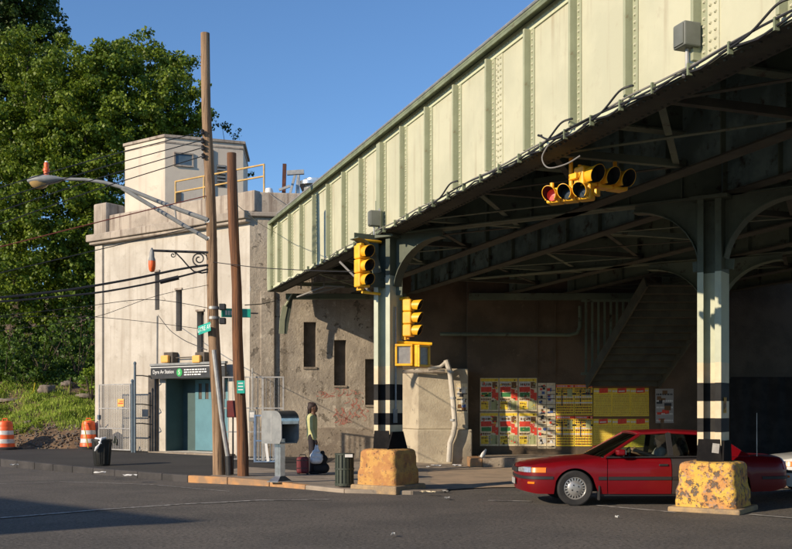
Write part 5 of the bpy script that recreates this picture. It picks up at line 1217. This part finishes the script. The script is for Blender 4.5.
mb = MB(); mb.box(-.24, .24, .25, .28, .80, 1.475); mb.box(-.24, .24, -.2, .25, .80, .82); mb.build('back_wall', 'grey_paint', ph)
mb = MB(); mb.box(-.12, .13, .05, .25, .9, 1.38); mb.build('phone_body', 'black_paint', ph, bevel=.015); mb = MB(); mb.box(-.09, .1, .04, .049, 1.12, 1.34); mb.build('face_plate', 'notice_yellow', ph)
mb = MB(); mb.tube([(-.17, .08, 1.0), (-.17, .05, 1.05), (-.17, .05, 1.2), (-.17, .08, 1.25)], .022, 8); mb.build('handset', 'black_paint', ph, smooth=True)
mb = MB(); mb.box(-.2625, -.2605, -.02, .005, .85, 1.42); mb.build('seam_strip', 'galv', ph)

# ------------------------------------------------------------------ person on the pavement
Xq, Yq = (312 - CX) / F * 23.6, 23.6
pe = thing('person', 'standing person in pale green jacket and dark trousers holding a white plastic bag', 'person', (Xq, Yq, zg(Xq, Yq)), R(0))
# faces right/away; local x is the facing direction seen in the photo, y away from the camera
blob('body', [((.02, .0, 1.40), (.03, 0, 1.46), .055, .05), ((.10, -.17, .80), (.12, -.18, .74), .032, .036), ((.0, .16, .82), (.02, .17, .74), .032, .036),
              ((.10, -.155, .75), (.115, -.15, .665), .010, .009), ((.115, -.17, .75), (.13, -.165, .655), .010, .009), ((.125, -.185, .75), (.14, -.185, .66), .010, .009), ((.135, -.20, .75), (.15, -.20, .675), .009, .008), ((.09, -.20, .78), (.085, -.215, .715), .011, .009),
              ((.065, -.01, 1.55), (.135, -.01, 1.545), .02, .014), ((.02, 0, .95), (.02, 0, 1.35), .09, .10)],
     'skin_brown', pe, .012, 2, balls=[((.035, 0, 1.56), (.095, .075, .115)), ((.075, 0, 1.51), (.06, .05, .06)), ((.02, -.075, 1.55), (.02, .012, .03)), ((.02, .075, 1.55), (.02, .012, .03))])
blob('jacket', [((.0, 0, .88), (.0, 0, 1.08), .125, .125), ((0, 0, 1.08), (-.01, 0, 1.30), .13, .14), ((-.01, -.12, 1.33), (-.01, .12, 1.33), .085, .085), ((-.01, -.17, 1.32), (.01, -.20, 1.08), .062, .052), ((.01, -.20, 1.08), (.09, -.18, .83), .05, .04),
                ((-.01, .17, 1.32), (-.03, .20, 1.08), .062, .052), ((-.03, .20, 1.08), (.0, .17, .85), .05, .04), ((0, -.06, .86), (0, .06, .86), .115, .115)], 'jacket', pe, .016, 3)
blob('trousers', [((0, -.07, .86), (0, .07, .86), .11, .11), ((0, -.085, .82), (.03, -.09, .46), .092, .068), ((.03, -.09, .46), (.0, -.095, .10), .066, .052), ((-.01, .085, .82), (-.01, .09, .46), .092, .068), ((-.01, .09, .46), (-.05, .095, .10), .066, .052)], 'trousers', pe, .016, 3)
for x, y in ((.02, -.095), (-.03, .095)): blob('shoe', [((x - .05, y, .045), (x + .13, y, .035), .042, .034)], 'fabric_black', pe, .012, 2)
blob('hair', [((-.05, 0, 1.50), (-.085, .01, 1.36), .055, .03), ((-.085, .01, 1.36), (-.095, .0, 1.28), .03, .015), ((.06, -.03, 1.655), (-.05, .0, 1.65), .03, .05)], 'hair_dark', pe, .010, 2, balls=[((.0, 0, 1.605), (.105, .088, .088)), ((-.04, 0, 1.56), (.075, .082, .095))])
for s in (-1, 1):
    mb = MB(); mb.lathe([(.002, -.010), (.012, 0), (.002, .010)], 8, Matrix.Translation((.118, s * .032, 1.575))); mb.build('eye', 'black_paint', pe)
mb = MB(); mb.cbox((.126, 0, 1.51), (.008, .045, .012)); mb.build('mouth', 'maroon', pe)
def loosebag(name, label, cat, x, y, z, caps, m, vox=.02):
    o = blob(name, caps, m, None, vox, 3); o.location = (pe.location.x + x, pe.location.y + y, pe.location.z + z); return tag(o, label, cat)
loosebag('carrier_bag', 'white plastic carrier bag hanging from the standing person\'s hand', 'plastic bag', .12, -.20, 0, [((-.02, 0, .70), (-.03, 0, .56), .012, .03), ((.03, 0, .70), (.04, 0, .56), .012, .03), ((-.05, 0, .52), (.05, 0, .53), .055, .05), ((-.07, 0, .43), (.08, .02, .42), .085, .075), ((-.06, 0, .34), (.06, .0, .33), .09, .085), ((-.09, 0, .30), (-.02, 0, .29), .05, .05), ((.03, 0, .47), (.11, 0, .36), .04, .05)], 'bag_white', .014)
sc_ = thing('red_suitcase', 'dark red upright suitcase on the pavement by the standing person\'s feet', 'suitcase', (pe.location.x - .17, pe.location.y - .32, pe.location.z))
mb = MB(); mb.box(-.16, .12, -.10, .10, .03, .42); mb.build('case', 'suitcase_red', sc_, bevel=.06, seg=4); mb = MB(); mb.tube([(-.1, 0, .42), (-.08, 0, .47), (.04, 0, .47), (.06, 0, .42)], .012, 6); mb.build('handle', 'black_paint', sc_)
for x in (-.12, .09): mb = MB(); mb.tube([(x, -.08, .025), (x, .08, .025)], .025, 10); mb.build('wheel', 'rubber', sc_)
for z in (.16, .34): mb = MB(); mb.box(-.15, .11, -.106, -.1, z - .008, z + .008); mb.build('zip', 'black_paint', sc_)
loosebag('black_shoulder_bag', 'black soft bag standing on the pavement right of the red suitcase', 'bag', .17, -.05, 0, [((-.04, 0, .14), (.12, 0, .14), .13, .13), ((-.02, 0, .36), (.11, 0, .36), .11, .10), ((.02, 0, .46), (.08, 0, .5), .07, .06)], 'fabric_black')

# ------------------------------------------------------------------ cars
PLAN = [(0.00, 0), (.01, .25), (.04, .48), (.10, .65), (.20, .75), (.34, .80), (.55, .825), (1.0, .84), (1.7, .85), (2.5, .85), (3.2, .85), (3.8, .84), (4.15, .82), (4.36, .775), (4.48, .69), (4.55, .52), (4.58, .27), (4.59, 0)]
PL = [0]
for a, b in zip(PLAN, PLAN[1:]): PL.append(PL[-1] + math.dist(a, b))
def cat(v):      # smooth interpolation of the plan curve by arc length
    for i in range(len(PL) - 1):
        if v <= PL[i + 1] + 1e-9:
            t = (v - PL[i]) / (PL[i + 1] - PL[i]); p0 = PLAN[max(0, i - 1)]; p1 = PLAN[i]; p2 = PLAN[i + 1]; p3 = PLAN[min(len(PLAN) - 1, i + 2)]
            if i == 0: p0 = (p2[0], -p2[1])
            if i == len(PL) - 2: p3 = (p1[0], -p1[1])
            def c(k): return .5 * ((2 * p1[k]) + (-p0[k] + p2[k]) * t + (2 * p0[k] - 5 * p1[k] + 4 * p2[k] - p3[k]) * t * t + (-p0[k] + 3 * p1[k] - 3 * p2[k] + p3[k]) * t ** 3)
            return c(0), max(0, c(1))
    return PLAN[-1]
def lerp_tab(tab, x):
    if x <= tab[0][0]: return tab[0][1]
    for a, b in zip(tab, tab[1:]):
        if x <= b[0]: t = (x - a[0]) / (b[0] - a[0]); t = t * t * (3 - 2 * t) * .5 + t * .5; return a[1] + (b[1] - a[1]) * t
    return tab[-1][1]
TOPT = [(0, .62), (.1, .66), (.35, .705), (.9, .765), (1.4, .80), (1.7, .815), (2.6, .82), (3.6, .83), (4.0, .825), (4.45, .80), (4.59, .74)]
BOTT = [(0, .24), (.25, .20), (.6, .20), (1.5, .20), (3.0, .20), (4.2, .24), (4.59, .32)]
WX_ = (.885, 3.50); WR = .295; AR = .345
def arch(x, z):
    for wx in WX_:
        d = abs(x - wx)
        if d < AR: z = max(z, .285 + math.sqrt(AR * AR - d * d))
    return z
def side(v, w_, side_s, off=0.0):
    """v: arc length along the plan; w_ 0..1 from bottom to shoulder"""
    x, y = cat(v); zt = lerp_tab(TOPT, x); zb = lerp_tab(BOTT, x); za = arch(x, zb) if y > .6 else zb
    z = za + (zt - za) * w_
    h = (z - .2) / .62; k = 1 - .055 * max(0, h - .55) ** 2 * 6 - .03 * max(0, .35 - h) ** 2 * 8; 
    e = 1.0 - .10 * max(0, (z - (zt - .07)) / .07) ** 2
    cx_ = 2.3; return Vector((cx_ + (x - cx_) * (1 - (1 - k) * .4), side_s * (y * k * (e if y > .3 else 1) + off), z))
def xs2v(x):
    lo, hi = 0, PL[-1]
    for _ in range(40):
        m_ = (lo + hi) / 2
        if cat(m_)[0] < x: lo = m_
        else: hi = m_
    return lo
def car(label, X, Y, rz, paint, reardoor, scale=1.0, occupied=False):
    c = thing('parked_car' if not occupied else 'sedan_car', label, 'car', (X, Y, .0), rz)
    c.scale = (scale,) * 3
    vA, vE = 0, PL[-1]
    def panel(name, va, vb, m_, s, nv=None, w0=0, w1=1, off=0):
        nv = nv or max(3, int((vb - va) / .045)); nw = 10; mb = MB()
        for i in range(nv + 1):
            for j in range(nw + 1): mb.v.append(tuple(side(va + (vb - va) * i / nv, w0 + (w1 - w0) * j / nw, s, off)))
        for i in range(nv):
            for j in range(nw): a = i * (nw + 1) + j; f = (a, a + nw + 1, a + nw + 2, a + 1); mb.f.append(f if s < 0 else f[::-1]); mb.m.append(0)
        return mb.build(name, m_, c, smooth=True, angle=50)
    gp_ = .005; d0, d1, d2 = xs2v(1.42), xs2v(2.50), xs2v(3.30)
    # near side is local -y
    for s in (-1, 1):
        panel('fender', vA, d0 - gp_, paint, s); fd = panel('door', d0 + gp_, d1 - gp_, paint, s); rd_ = panel('rear_door', d1 + gp_, d2 - gp_, reardoor if s < 0 else paint, s)
        if reardoor != paint and s < 0: rd_['label'] = 'dark unpainted rear door'
        panel('quarter_panel', d2 + gp_, vE, paint, s)
        for dr, xh in ((fd, 2.36), (rd_, 3.18)):
            p = side(xs2v(xh), .78, s, .012); mb = MB(); mb.cbox((p.x, p.y, p.z), (.15, .025, .035)); mb.build('handle', 'car_trim', dr, bevel=.008)
        # rubbing strip
        for va, vb in ((xs2v(1.27), d0 - .01), (d0 + .01, d1 - .01), (d1 + .01, d2 - .01), (d2 + .01, xs2v(3.28) + .01)):
            if vb - va < .02: continue
            mb = MB(); n = 14
            for i in range(n + 1):
                v = va + (vb - va) * i / n; p = side(v, 0, s); x = cat(v)[0]; zt = lerp_tab(TOPT, x); za = arch(x, lerp_tab(BOTT, x)); wv = (.46 - za) / (zt - za) if zt > za else .5
                for z_, o_ in ((-.03, .0), (-.025, .014), (.025, .014), (.03, 0)):
                    q = side(v, max(0, wv + z_ / (zt - za)), s, o_); mb.v.append(tuple(q))
            for i in range(n):
                for j in range(3): a = i * 4 + j; mb.f.append((a, a + 4, a + 5, a + 1)); mb.m.append(0)
            mb.build('rubbing_strip', 'car_trim', c, smooth=True)
    # black band across the bumpers
    for s in (-1, 1):
        for va, vb in ((0, xs2v(.52)), (xs2v(4.02), vE)):
            mb = MB(); n = 20
            for i in range(n + 1):
                v = va + (vb - va) * i / n; x = cat(v)[0]; zt = lerp_tab(TOPT, x); za = lerp_tab(BOTT, x)
                for z_, o_ in ((.44, 0), (.445, .012), (.49, .012), (.495, 0)): q = side(v, (z_ - za) / (zt - za), s, 0); nx = -.012 if x < .4 else (.012 if x > 4.2 else 0); q.x += nx * (o_ > 0); q.y += s * o_; mb.v.append(tuple(q))
            for i in range(n):
                for j in range(3): a = i * 4 + j; mb.f.append((a, a + 4, a + 5, a + 1)); mb.m.append(0)
            mb.build('bumper_strip', 'car_trim', c, smooth=True)
    # hood and boot lid as crowned lofts between the shoulders
    def deck(name, xa, xb, m_, crown=.035):
        mb = MB(); nu, nw = 22, 14
        for i in range(nu + 1):
            x = xa + (xb - xa) * i / nu; v = xs2v(min(4.589, max(.0005, x))); p = side(v, 1, 1)
            for j in range(nw + 1): t = -1 + 2 * j / nw; mb.v.append((p.x, p.y * t, p.z + crown * (1 - abs(t) ** 2.5) * min(1, (abs(p.y)) / .6)))
        for i in range(nu):
            for j in range(nw): a = i * (nw + 1) + j; mb.f.append((a, a + nw + 1, a + nw + 2, a + 1)); mb.m.append(0)
        return mb.build(name, m_, c, smooth=True, angle=50)
    deck('bonnet', 0.0, 1.50, paint); deck('boot_lid', 3.72, 4.59, paint, .03)
    # greenhouse key points (near side y<0), metres
    def gh(x, z, y): return Vector((x, y, z))
    yb, yr = .775, .585; zr = 1.225
    A0_, A1_ = gh(1.42, .815, yb), gh(2.03, zr - .035, yr); B1_ = gh(2.50, zr - .005, yr + .01); B0_ = gh(2.50, .825, yb + .01); C0_ = gh(3.30, .835, yb); C1_ = gh(3.12, zr - .015, yr + .005); D1_ = gh(3.38, zr - .06, yr - .01); D0_ = gh(3.86, .84, yb - .05)
    def mir(v, s): return Vector((v.x, v.y * s, v.z))
    # roof: crowned loft
    mb = MB(); nu, nw = 14, 12
    for i in range(nu + 1):
        t = i / nu; x = A1_.x - .02 + (D1_.x + .04 - A1_.x) * t; edge = (A1_.z + .012) + (zr - A1_.z) * math.sin(math.pi * min(1, t * 1.0)) * .9 - .02 * t
        for j in range(nw + 1): u = -1 + 2 * j / nw; mb.v.append((x + .05 * (1 - u * u) * (-1 if t < .5 else 1) * abs(1 - 2 * t), u * (yr + .015), edge + .04 * (1 - abs(u) ** 2.6)))
    for i in range(nu):
        for j in range(nw): a = i * (nw + 1) + j; mb.f.append((a, a + nw + 1, a + nw + 2, a + 1)); mb.m.append(0)
    rf = mb.build('roof', paint, c, smooth=True, angle=60); sm_ = rf.modifiers.new('solid', 'SOLIDIFY'); sm_.thickness = .025; sm_.offset = -1
    for s in (-1, 1):
        def m_(v): return mir(v, s)
        mb = MB(); mb.bar(m_(A0_) + Vector((-.03, 0, -.01)), m_(A1_), .05, .05); mb.build('front_pillar', paint, c, bevel=.012)
        mb = MB(); mb.bar(m_(A1_) + Vector((-.02, 0, .01)), m_(B1_) + Vector((0, 0, .005)), .04, .045); mb.bar(m_(B1_) + Vector((0, 0, .005)), m_(D1_) + Vector((0, 0, .01)), .04, .045); mb.build('roof_rail', paint, c, bevel=.012)
        mb = MB(); mb.bar(m_(B0_), m_(B1_), .03, .085, (1, 0, 0)); mb.build('centre_pillar', 'car_trim', c)
        mb = MB(); mb.add([m_(C0_) + Vector((.0, 0, -.02)), m_(D0_) + Vector((0, 0, -.02)), m_(D1_), m_(C1_), m_(C0_) + Vector((0, -s * .03, -.02)), m_(D0_) + Vector((0, -s * .03, -.02)), m_(D1_) + Vector((0, -s * .03, 0)), m_(C1_) + Vector((0, -s * .03, 0))], [(0, 1, 2, 3), (7, 6, 5, 4), (0, 3, 7, 4), (1, 5, 6, 2), (3, 2, 6, 7), (0, 4, 5, 1)]); mb.build('rear_pillar', paint, c, bevel=.006)
        for q_, gm in (((A0_, B0_, B1_, A1_), 'car_glass'), ((B0_, C0_, C1_, B1_), 'car_glass')):
            pts = [m_(v) - Vector((0, s * .012, 0)) for v in q_]; mb = MB(); mb.add(pts, [(0, 1, 2, 3)]); mb.build('side_window', gm, c)
        mb = MB(); mb.bar(m_(A0_) + Vector((0, s * .01, -.005)), m_(C0_) + Vector((0, s * .01, -.012)), .025, .02); mb.build('window_seal', 'car_trim', c)
        mb = MB(); mb.box(1.56, 1.70, min(s * .80, s * .96), max(s * .80, s * .96), .845, .945); mr_ = mb.build('wing_mirror', paint, c, bevel=.03, seg=3)
        mb = MB(); mb.box(1.702, 1.708, min(s * .82, s * .94), max(s * .82, s * .94), .86, .93); mb.build('mirror_glass', 'steel_bright', mr_)
    mb = MB(); n = 8
    for (lo, hi, ylo, yhi, xl, xh) in ((.81, zr - .025, .745, yr - .02, 1.22, 1.99),):
        for i in range(n + 1):
            t = i / n
            for j in range(9): u = -1 + 2 * j / 8; mb.v.append((xl + (xh - xl) * t + .16 * (abs(u) ** 2) * (1 - t * .7), u * (ylo + (yhi - ylo) * t), lo + (hi - lo) * t + .02 * (1 - u * u)))
    for i in range(n):
        for j in range(8): a = i * 9 + j; mb.f.append((a, a + 1, a + 10, a + 9)); mb.m.append(0)
    mb.build('windscreen', 'car_glass', c, smooth=True)
    mb = MB()
    for i in range(n + 1):
        t = i / n
        for j in range(9): u = -1 + 2 * j / 8; mb.v.append((3.96 - (3.96 - 3.42) * t - .1 * (abs(u) ** 2), u * (.70 + (yr - .72) * t), .84 + (zr - .06 - .84) * t + .02 * (1 - u * u)))
    for i in range(n):
        for j in range(8): a = i * 9 + j; mb.f.append((a, a + 1, a + 10, a + 9)); mb.m.append(0)
    mb.build('rear_window', 'car_glass', c, smooth=True)
    # floor / inner shell
    mb = MB(); mb.box(.35, 4.25, -.52, .52, .22, .5); mb.box(1.35, 3.25, -.79, .79, .22, .50); mb.box(1.25, 1.45, -.72, .72, .5, .79); mb.box(3.3, 3.9, -.5, .5, .5, .80)
    mb.build('inner_shell', 'car_under', c)
    for s in (-1, 1): mb = MB(); mb.box(1.3, 3.2, s * .78 - .02, s * .78 + .02, .16, .245); mb.build('sill', 'car_trim', c, bevel=.01)
    mb = MB(); mb.box(1.36, 1.6, -.7, .7, .70, .83); mb.build('dashboard', 'seat_fabric', c, bevel=.03)
    for y in (-.36, .36):
        mb = MB(); mb.box(2.15, 2.65, y - .25, y + .25, .42, .56); mb.bar((2.62, y, .5), (2.78, y, .98), .46, .12, (1, 0, 0)); mb.bar((2.78, y, .98), (2.82, y, 1.12), .24, .09, (1, 0, 0)); mb.build('seat', 'seat_fabric', c, bevel=.04, seg=3)
    mb = MB(); mb.box(3.1, 3.5, -.62, .62, .42, .56); mb.bar((3.45, 0, .5), (3.62, 0, .86), 1.2, .12, (1, 0, 0)); mb.build('rear_seat', 'seat_fabric', c, bevel=.04)
    mb = MB(); mb.tube([(1.86 + .05 * math.sin(a), .36 * -1 + .17 * math.cos(a), .80 + .16 * math.sin(a)) for a in [i * math.pi / 8 for i in range(17)]], .014, 6); mb.build('steering_wheel', 'car_trim', c)
    # wheels
    for wx in WX_:
        for s in (-1, 1):
            wcy = s * .76; T = Matrix.Translation((wx, wcy, WR)) @ Matrix.Rotation(R(90 if s < 0 else -90), 4, 'X')
            t = bpy.data.objects.new('wheel', None); COL.objects.link(t); t.parent = c
            t.matrix_local = T
            mb = MB(); mb.lathe([(.185, -.09), (.27, -.095), (.292, -.075), (WR, -.03), (WR, .03), (.292, .075), (.27, .088), (.22, .085), (.19, .075), (.185, .06)], 40); mb.build('tyre', 'rubber', t, smooth=True, angle=30)
            mb = MB(); mb.lathe([(.186, .02), (.19, .068), (.18, .072), (.165, .058)], 36); nsp = 20
            mb.lathe([(.13, .064), (.11, .078), (.05, .085), (.01, .086)], 30)
            for k in range(nsp):
                a = 2 * math.pi * k / nsp; mb.bar((.122 * math.cos(a), .122 * math.sin(a), .066), (.172 * math.cos(a), .172 * math.sin(a), .06), .022, .012, (0, 0, 1))
            mb.build('hubcap', 'hubcap', t, smooth=True, angle=40)
            mb = MB(); mb.lathe([(.184, .0), (.184, .03), (.05, .035)], 30); mb.build('rim', 'car_under', t)
            for k in range(4):
                a = k * math.pi / 2 + .5; mb = MB(); mb.lathe([(.013, .083), (.012, .09)], 8, Matrix.Translation((.06 * math.cos(a), .06 * math.sin(a), 0))); mb.build('bolt', 'car_trim', t)
        mb = MB(); mb.lathe([(AR, -.30), (AR, .0)], 24, Matrix.Translation((wx, -.52, .285)) @ Matrix.Rotation(R(90), 4, 'X')) if 0 else mb.box(wx - .3, wx + .3, -.50, .50, .2, .62); mb.build('wheel_housing', 'car_under', c)
    for s in (-1, 1): mb = MB(); mb.box(1.27, 1.29, s * .78 - .08, s * .78 + .06, .10, .34); mb.build('mud_flap', 'rubber', c)
    # lamps
    def lampp(name, va, vb, z0, z1, m__, s, off=.008, fx=-.006):
        mb = MB(); n = 12
        for i in range(n + 1):
            v = va + (vb - va) * i / n; x = cat(v)[0]; zt = lerp_tab(TOPT, x); zb = lerp_tab(BOTT, x)
            for z_, o_ in ((z0, 0), (z0 + .008, off), (z1 - .008, off), (z1, 0)):
                zz = min(z_, zt - .004); q = side(v, (zz - zb) / (zt - zb), s, 0); q.y += s * o_; q.x += fx * (o_ > 0); mb.v.append(tuple(q))
        for i in range(n):
            for j in range(3): a = i * 4 + j; mb.f.append((a, a + 4, a + 5, a + 1)); mb.m.append(0)
        k0 = len(mb.v); mb.f.append((0, 1, 2, 3)); mb.m.append(0); mb.f.append(tuple(n * 4 + j for j in (3, 2, 1, 0))); mb.m.append(0)
        return mb.build(name, m__, c, smooth=True, angle=30)
    for s in (-1, 1):
        lampp('headlight', .32, xs2v(.17), .55, .645, 'headlamp', s, .01, -.012); lampp('indicator', xs2v(.175), xs2v(.40), .55, .64, 'amber', s, .01)
        lampp('bumper_lamp', xs2v(.12), xs2v(.22), .36, .40, 'amber', s, .008, -.01); lampp('tail_light', xs2v(4.42), PL[-1] - .25, .60, .73, 'tail_red', s, .008, .008)
    mb = MB(); mb.box(-.02, .01, -.28, .28, .54, .62); mb.build('grille', 'car_trim', c, bevel=.006)
    mb = MB(); mb.box(-.035, -.025, -.16, .16, .33, .43); mb.build('number_plate', 'paper_grey', c)
    for y in (.0,): mb = MB(); mb.tube([(1.40, -.3, .835), (1.55, .1, .86)], .008, 5); mb.tube([(1.42, .3, .835), (1.55, .62, .85)], .008, 5); mb.build('wiper', 'car_trim', c)
    return c
rc = car('dark red saloon car with one unpainted rear door passing behind the right column', 2.08, 17.45, R(1.2), 'car_red', 'car_primer', 1.0, True)
mb = MB(); mb.tube([(3.98, -.70, .82), (3.98, -.70, 1.55)], [.006, .003], 5); mb.build('aerial', 'steel_bright', rc)
w2 = car('white car mostly hidden behind the tail of the red car', 6.95, 18.9, R(-4), 'car_white', 'car_white', 1.04); w2.name = 'white_sedan_car'
# driver
dr = thing('person', 'driver with dark curly hair and light top sitting inside the red car', 'person', (rc.location.x, rc.location.y, 0), R(1.2))
blob('body', [((2.44, -.36, .98), (2.44, -.36, 1.03), .05, .05), ((2.42, -.36, .6), (2.46, -.36, .9), .12, .1), ((2.38, -.36, 1.06), (2.345, -.36, 1.055), .012, .012), ((2.30, -.55, .80), (2.02, -.50, .90), .038, .032), ((2.02, -.50, .90), (1.93, -.46, .93), .03, .03), ((2.30, -.2, .80), (2.0, -.22, .88), .038, .03), ((1.95, -.47, .95), (1.91, -.43, .96), .012, .01), ((1.95, -.49, .93), (1.91, -.45, .94), .012, .01), ((1.96, -.5, .91), (1.92, -.46, .915), .012, .01), ((1.97, -.5, .89), (1.93, -.46, .893), .011, .009), ((1.99, -.47, .95), (1.96, -.44, .985), .012, .01),
     ((2.48, -.52, .62), (2.05, -.5, .56), .085, .06), ((2.48, -.2, .62), (2.05, -.22, .56), .085, .06), ((2.05, -.5, .56), (1.85, -.5, .34), .055, .045), ((2.05, -.22, .56), (1.85, -.22, .34), .055, .045)], 'skin_tan', dr, .012, 2, balls=[((2.43, -.36, 1.075), (.09, .072, .105)), ((2.38, -.36, 1.03), (.05, .05, .055))])
blob('shirt', [((2.47, -.36, .56), (2.47, -.36, .80), .145, .15), ((2.45, -.50, .88), (2.45, -.22, .88), .085, .085), ((2.44, -.54, .88), (2.34, -.58, .72), .06, .05), ((2.34, -.58, .72), (2.22, -.54, .80), .05, .045), ((2.44, -.18, .88), (2.34, -.14, .74), .06, .05)], 'shirt', dr, .016, 3)
blob('hair', [((2.50, -.36, 1.05), (2.52, -.36, .93), .09, .08)], 'hair_dark', dr, .014, 2, balls=[((2.455, -.36, 1.115), (.105, .10, .085)), ((2.49, -.36, 1.06), (.08, .1, .1))])
for s in (-1, 1): mb = MB(); mb.lathe([(.002, -.009), (.011, 0), (.002, .009)], 8, Matrix.Translation((2.352, -.36 + s * .03, 1.085))); mb.build('eye', 'black_paint', dr)

# ------------------------------------------------------------------ litter
def scrap(label, px, py, w_, h_, m, seed):
    Y = (EYE - .09) * F / (py - HY) if px < 460 and py < 492 else EYE * F / (py - HY); X = (px - CX) / F * Y; g = random.Random(seed); mb = MB(); n = 5
    for j in range(n + 1):
        for i in range(n + 1): mb.v.append((w_ * (i / n - .5) + g.uniform(-.01, .01), h_ * (j / n - .5) + g.uniform(-.01, .01), .006 + g.uniform(0, .035)))
    for j in range(n):
        for i in range(n): a = j * (n + 1) + i; mb.f.append((a, a + 1, a + n + 2, a + n + 1)); mb.m.append(0)
    z = zg(X, Y) if (px < 460 and py < 492) else .012
    o = mb.build('paper_scrap', m, loc=(X, Y, z + .004), rz=g.uniform(0, 3)); tag(o, label, 'litter', 'scraps of litter')
for i, a in enumerate((('white paper scrap left of the drainpipe foot', 436, 465.5, .28, .14, 'paper_white'), ('crumpled white scrap right of the drainpipe foot', 457, 465, .32, .2, 'bag_white'), ('small white scrap in front of the drainpipe', 428, 467, .14, .1, 'paper_white'),
        ('pale blue green wrapper on the road right of the orange block', 445, 493, .14, .08, 'ped_lens'), ('white scrap at the road edge right of the orange block', 397, 494, .12, .08, 'paper_white'), ('brown paper scrap near the pale wrapper', 428, 491.5, .3, .1, 'p_cream'),
        ('small scrap on the open road below the green wrapper', 447, 500, .16, .08, 'paper_grey'), ('white scrap alone on the foreground road', 393, 537, .10, .04, 'paper_white'), ('white scrap in the gutter left of the black bin', 14, 468.5, .2, .1, 'paper_white'),
        ('white scrap in the gutter below the black bin', 100, 476, .25, .1, 'paper_white'), ('white scrap in the gutter between bin and tall pole', 130, 479, .3, .12, 'paper_white'), ('white scrap on the ledge foot below the cream posters', 517, 464, .3, .12, 'paper_white'), ('tiny scrap on the road in front of the red car', 617, 519, .05, .04, 'paper_white'), ('white scrap on the pavement near the left barrel', 14, 455, .25, .12, 'paper_white'))):
    scrap(*a, 40 + i)
mb = MB(); p = P(480, 457, 28.2); mb.lathe([(.05, -.02), (.06, .08), (.03, .2), (.02, .24)], 10, Matrix.Translation((p.x, 27.6, .31)) @ Matrix.Rotation(R(30), 4, 'Y')); tag(mb.build('paper_cup', 'paper_white', smooth=True), 'white cup lying on the orange painted ledge end', 'cup')

# ------------------------------------------------------------------ brick building across the street, outside the frame at left: it throws the shadow on the road
cb = thing('corner_building', 'low brick corner building across the street outside the left of the frame', 'building', (-18.35, 2.6, 0))
e1 = Vector((-.75, .65)).normalized(); e2 = Vector((-.93, -.36)).normalized()
q = [Vector((0, 0)), e1 * 9, e1 * 9 + e2 * 9, e2 * 9]
mb = MB(); mb.prism([tuple(v) for v in q], -.05, 7.6); mb.build('wall', 'brick_light', cb)
mb = MB(); ct = (q[0] + q[2]) / 2; mb.prism([tuple(ct + (v - ct) * 1.03) for v in q], 7.601, 7.85); mb.build('cornice', 'stucco_trim', cb)
for k in range(3):
    for z in (1.0, 4.4):
        u = 1.2 + 2.6 * k; T = Matrix.Rotation(math.atan2(e1.y, e1.x), 4, 'Z'); mb = MB(); mb.box(u, u + 1.1, .0, .03, z, z + 1.7, T); o = mb.build('window', 'win_pane', cb); mb = MB(); mb.box(u - .08, u + 1.18, -.0, .08, z - .1, z - .01, T); mb.build('sill', 'stucco_trim', o)
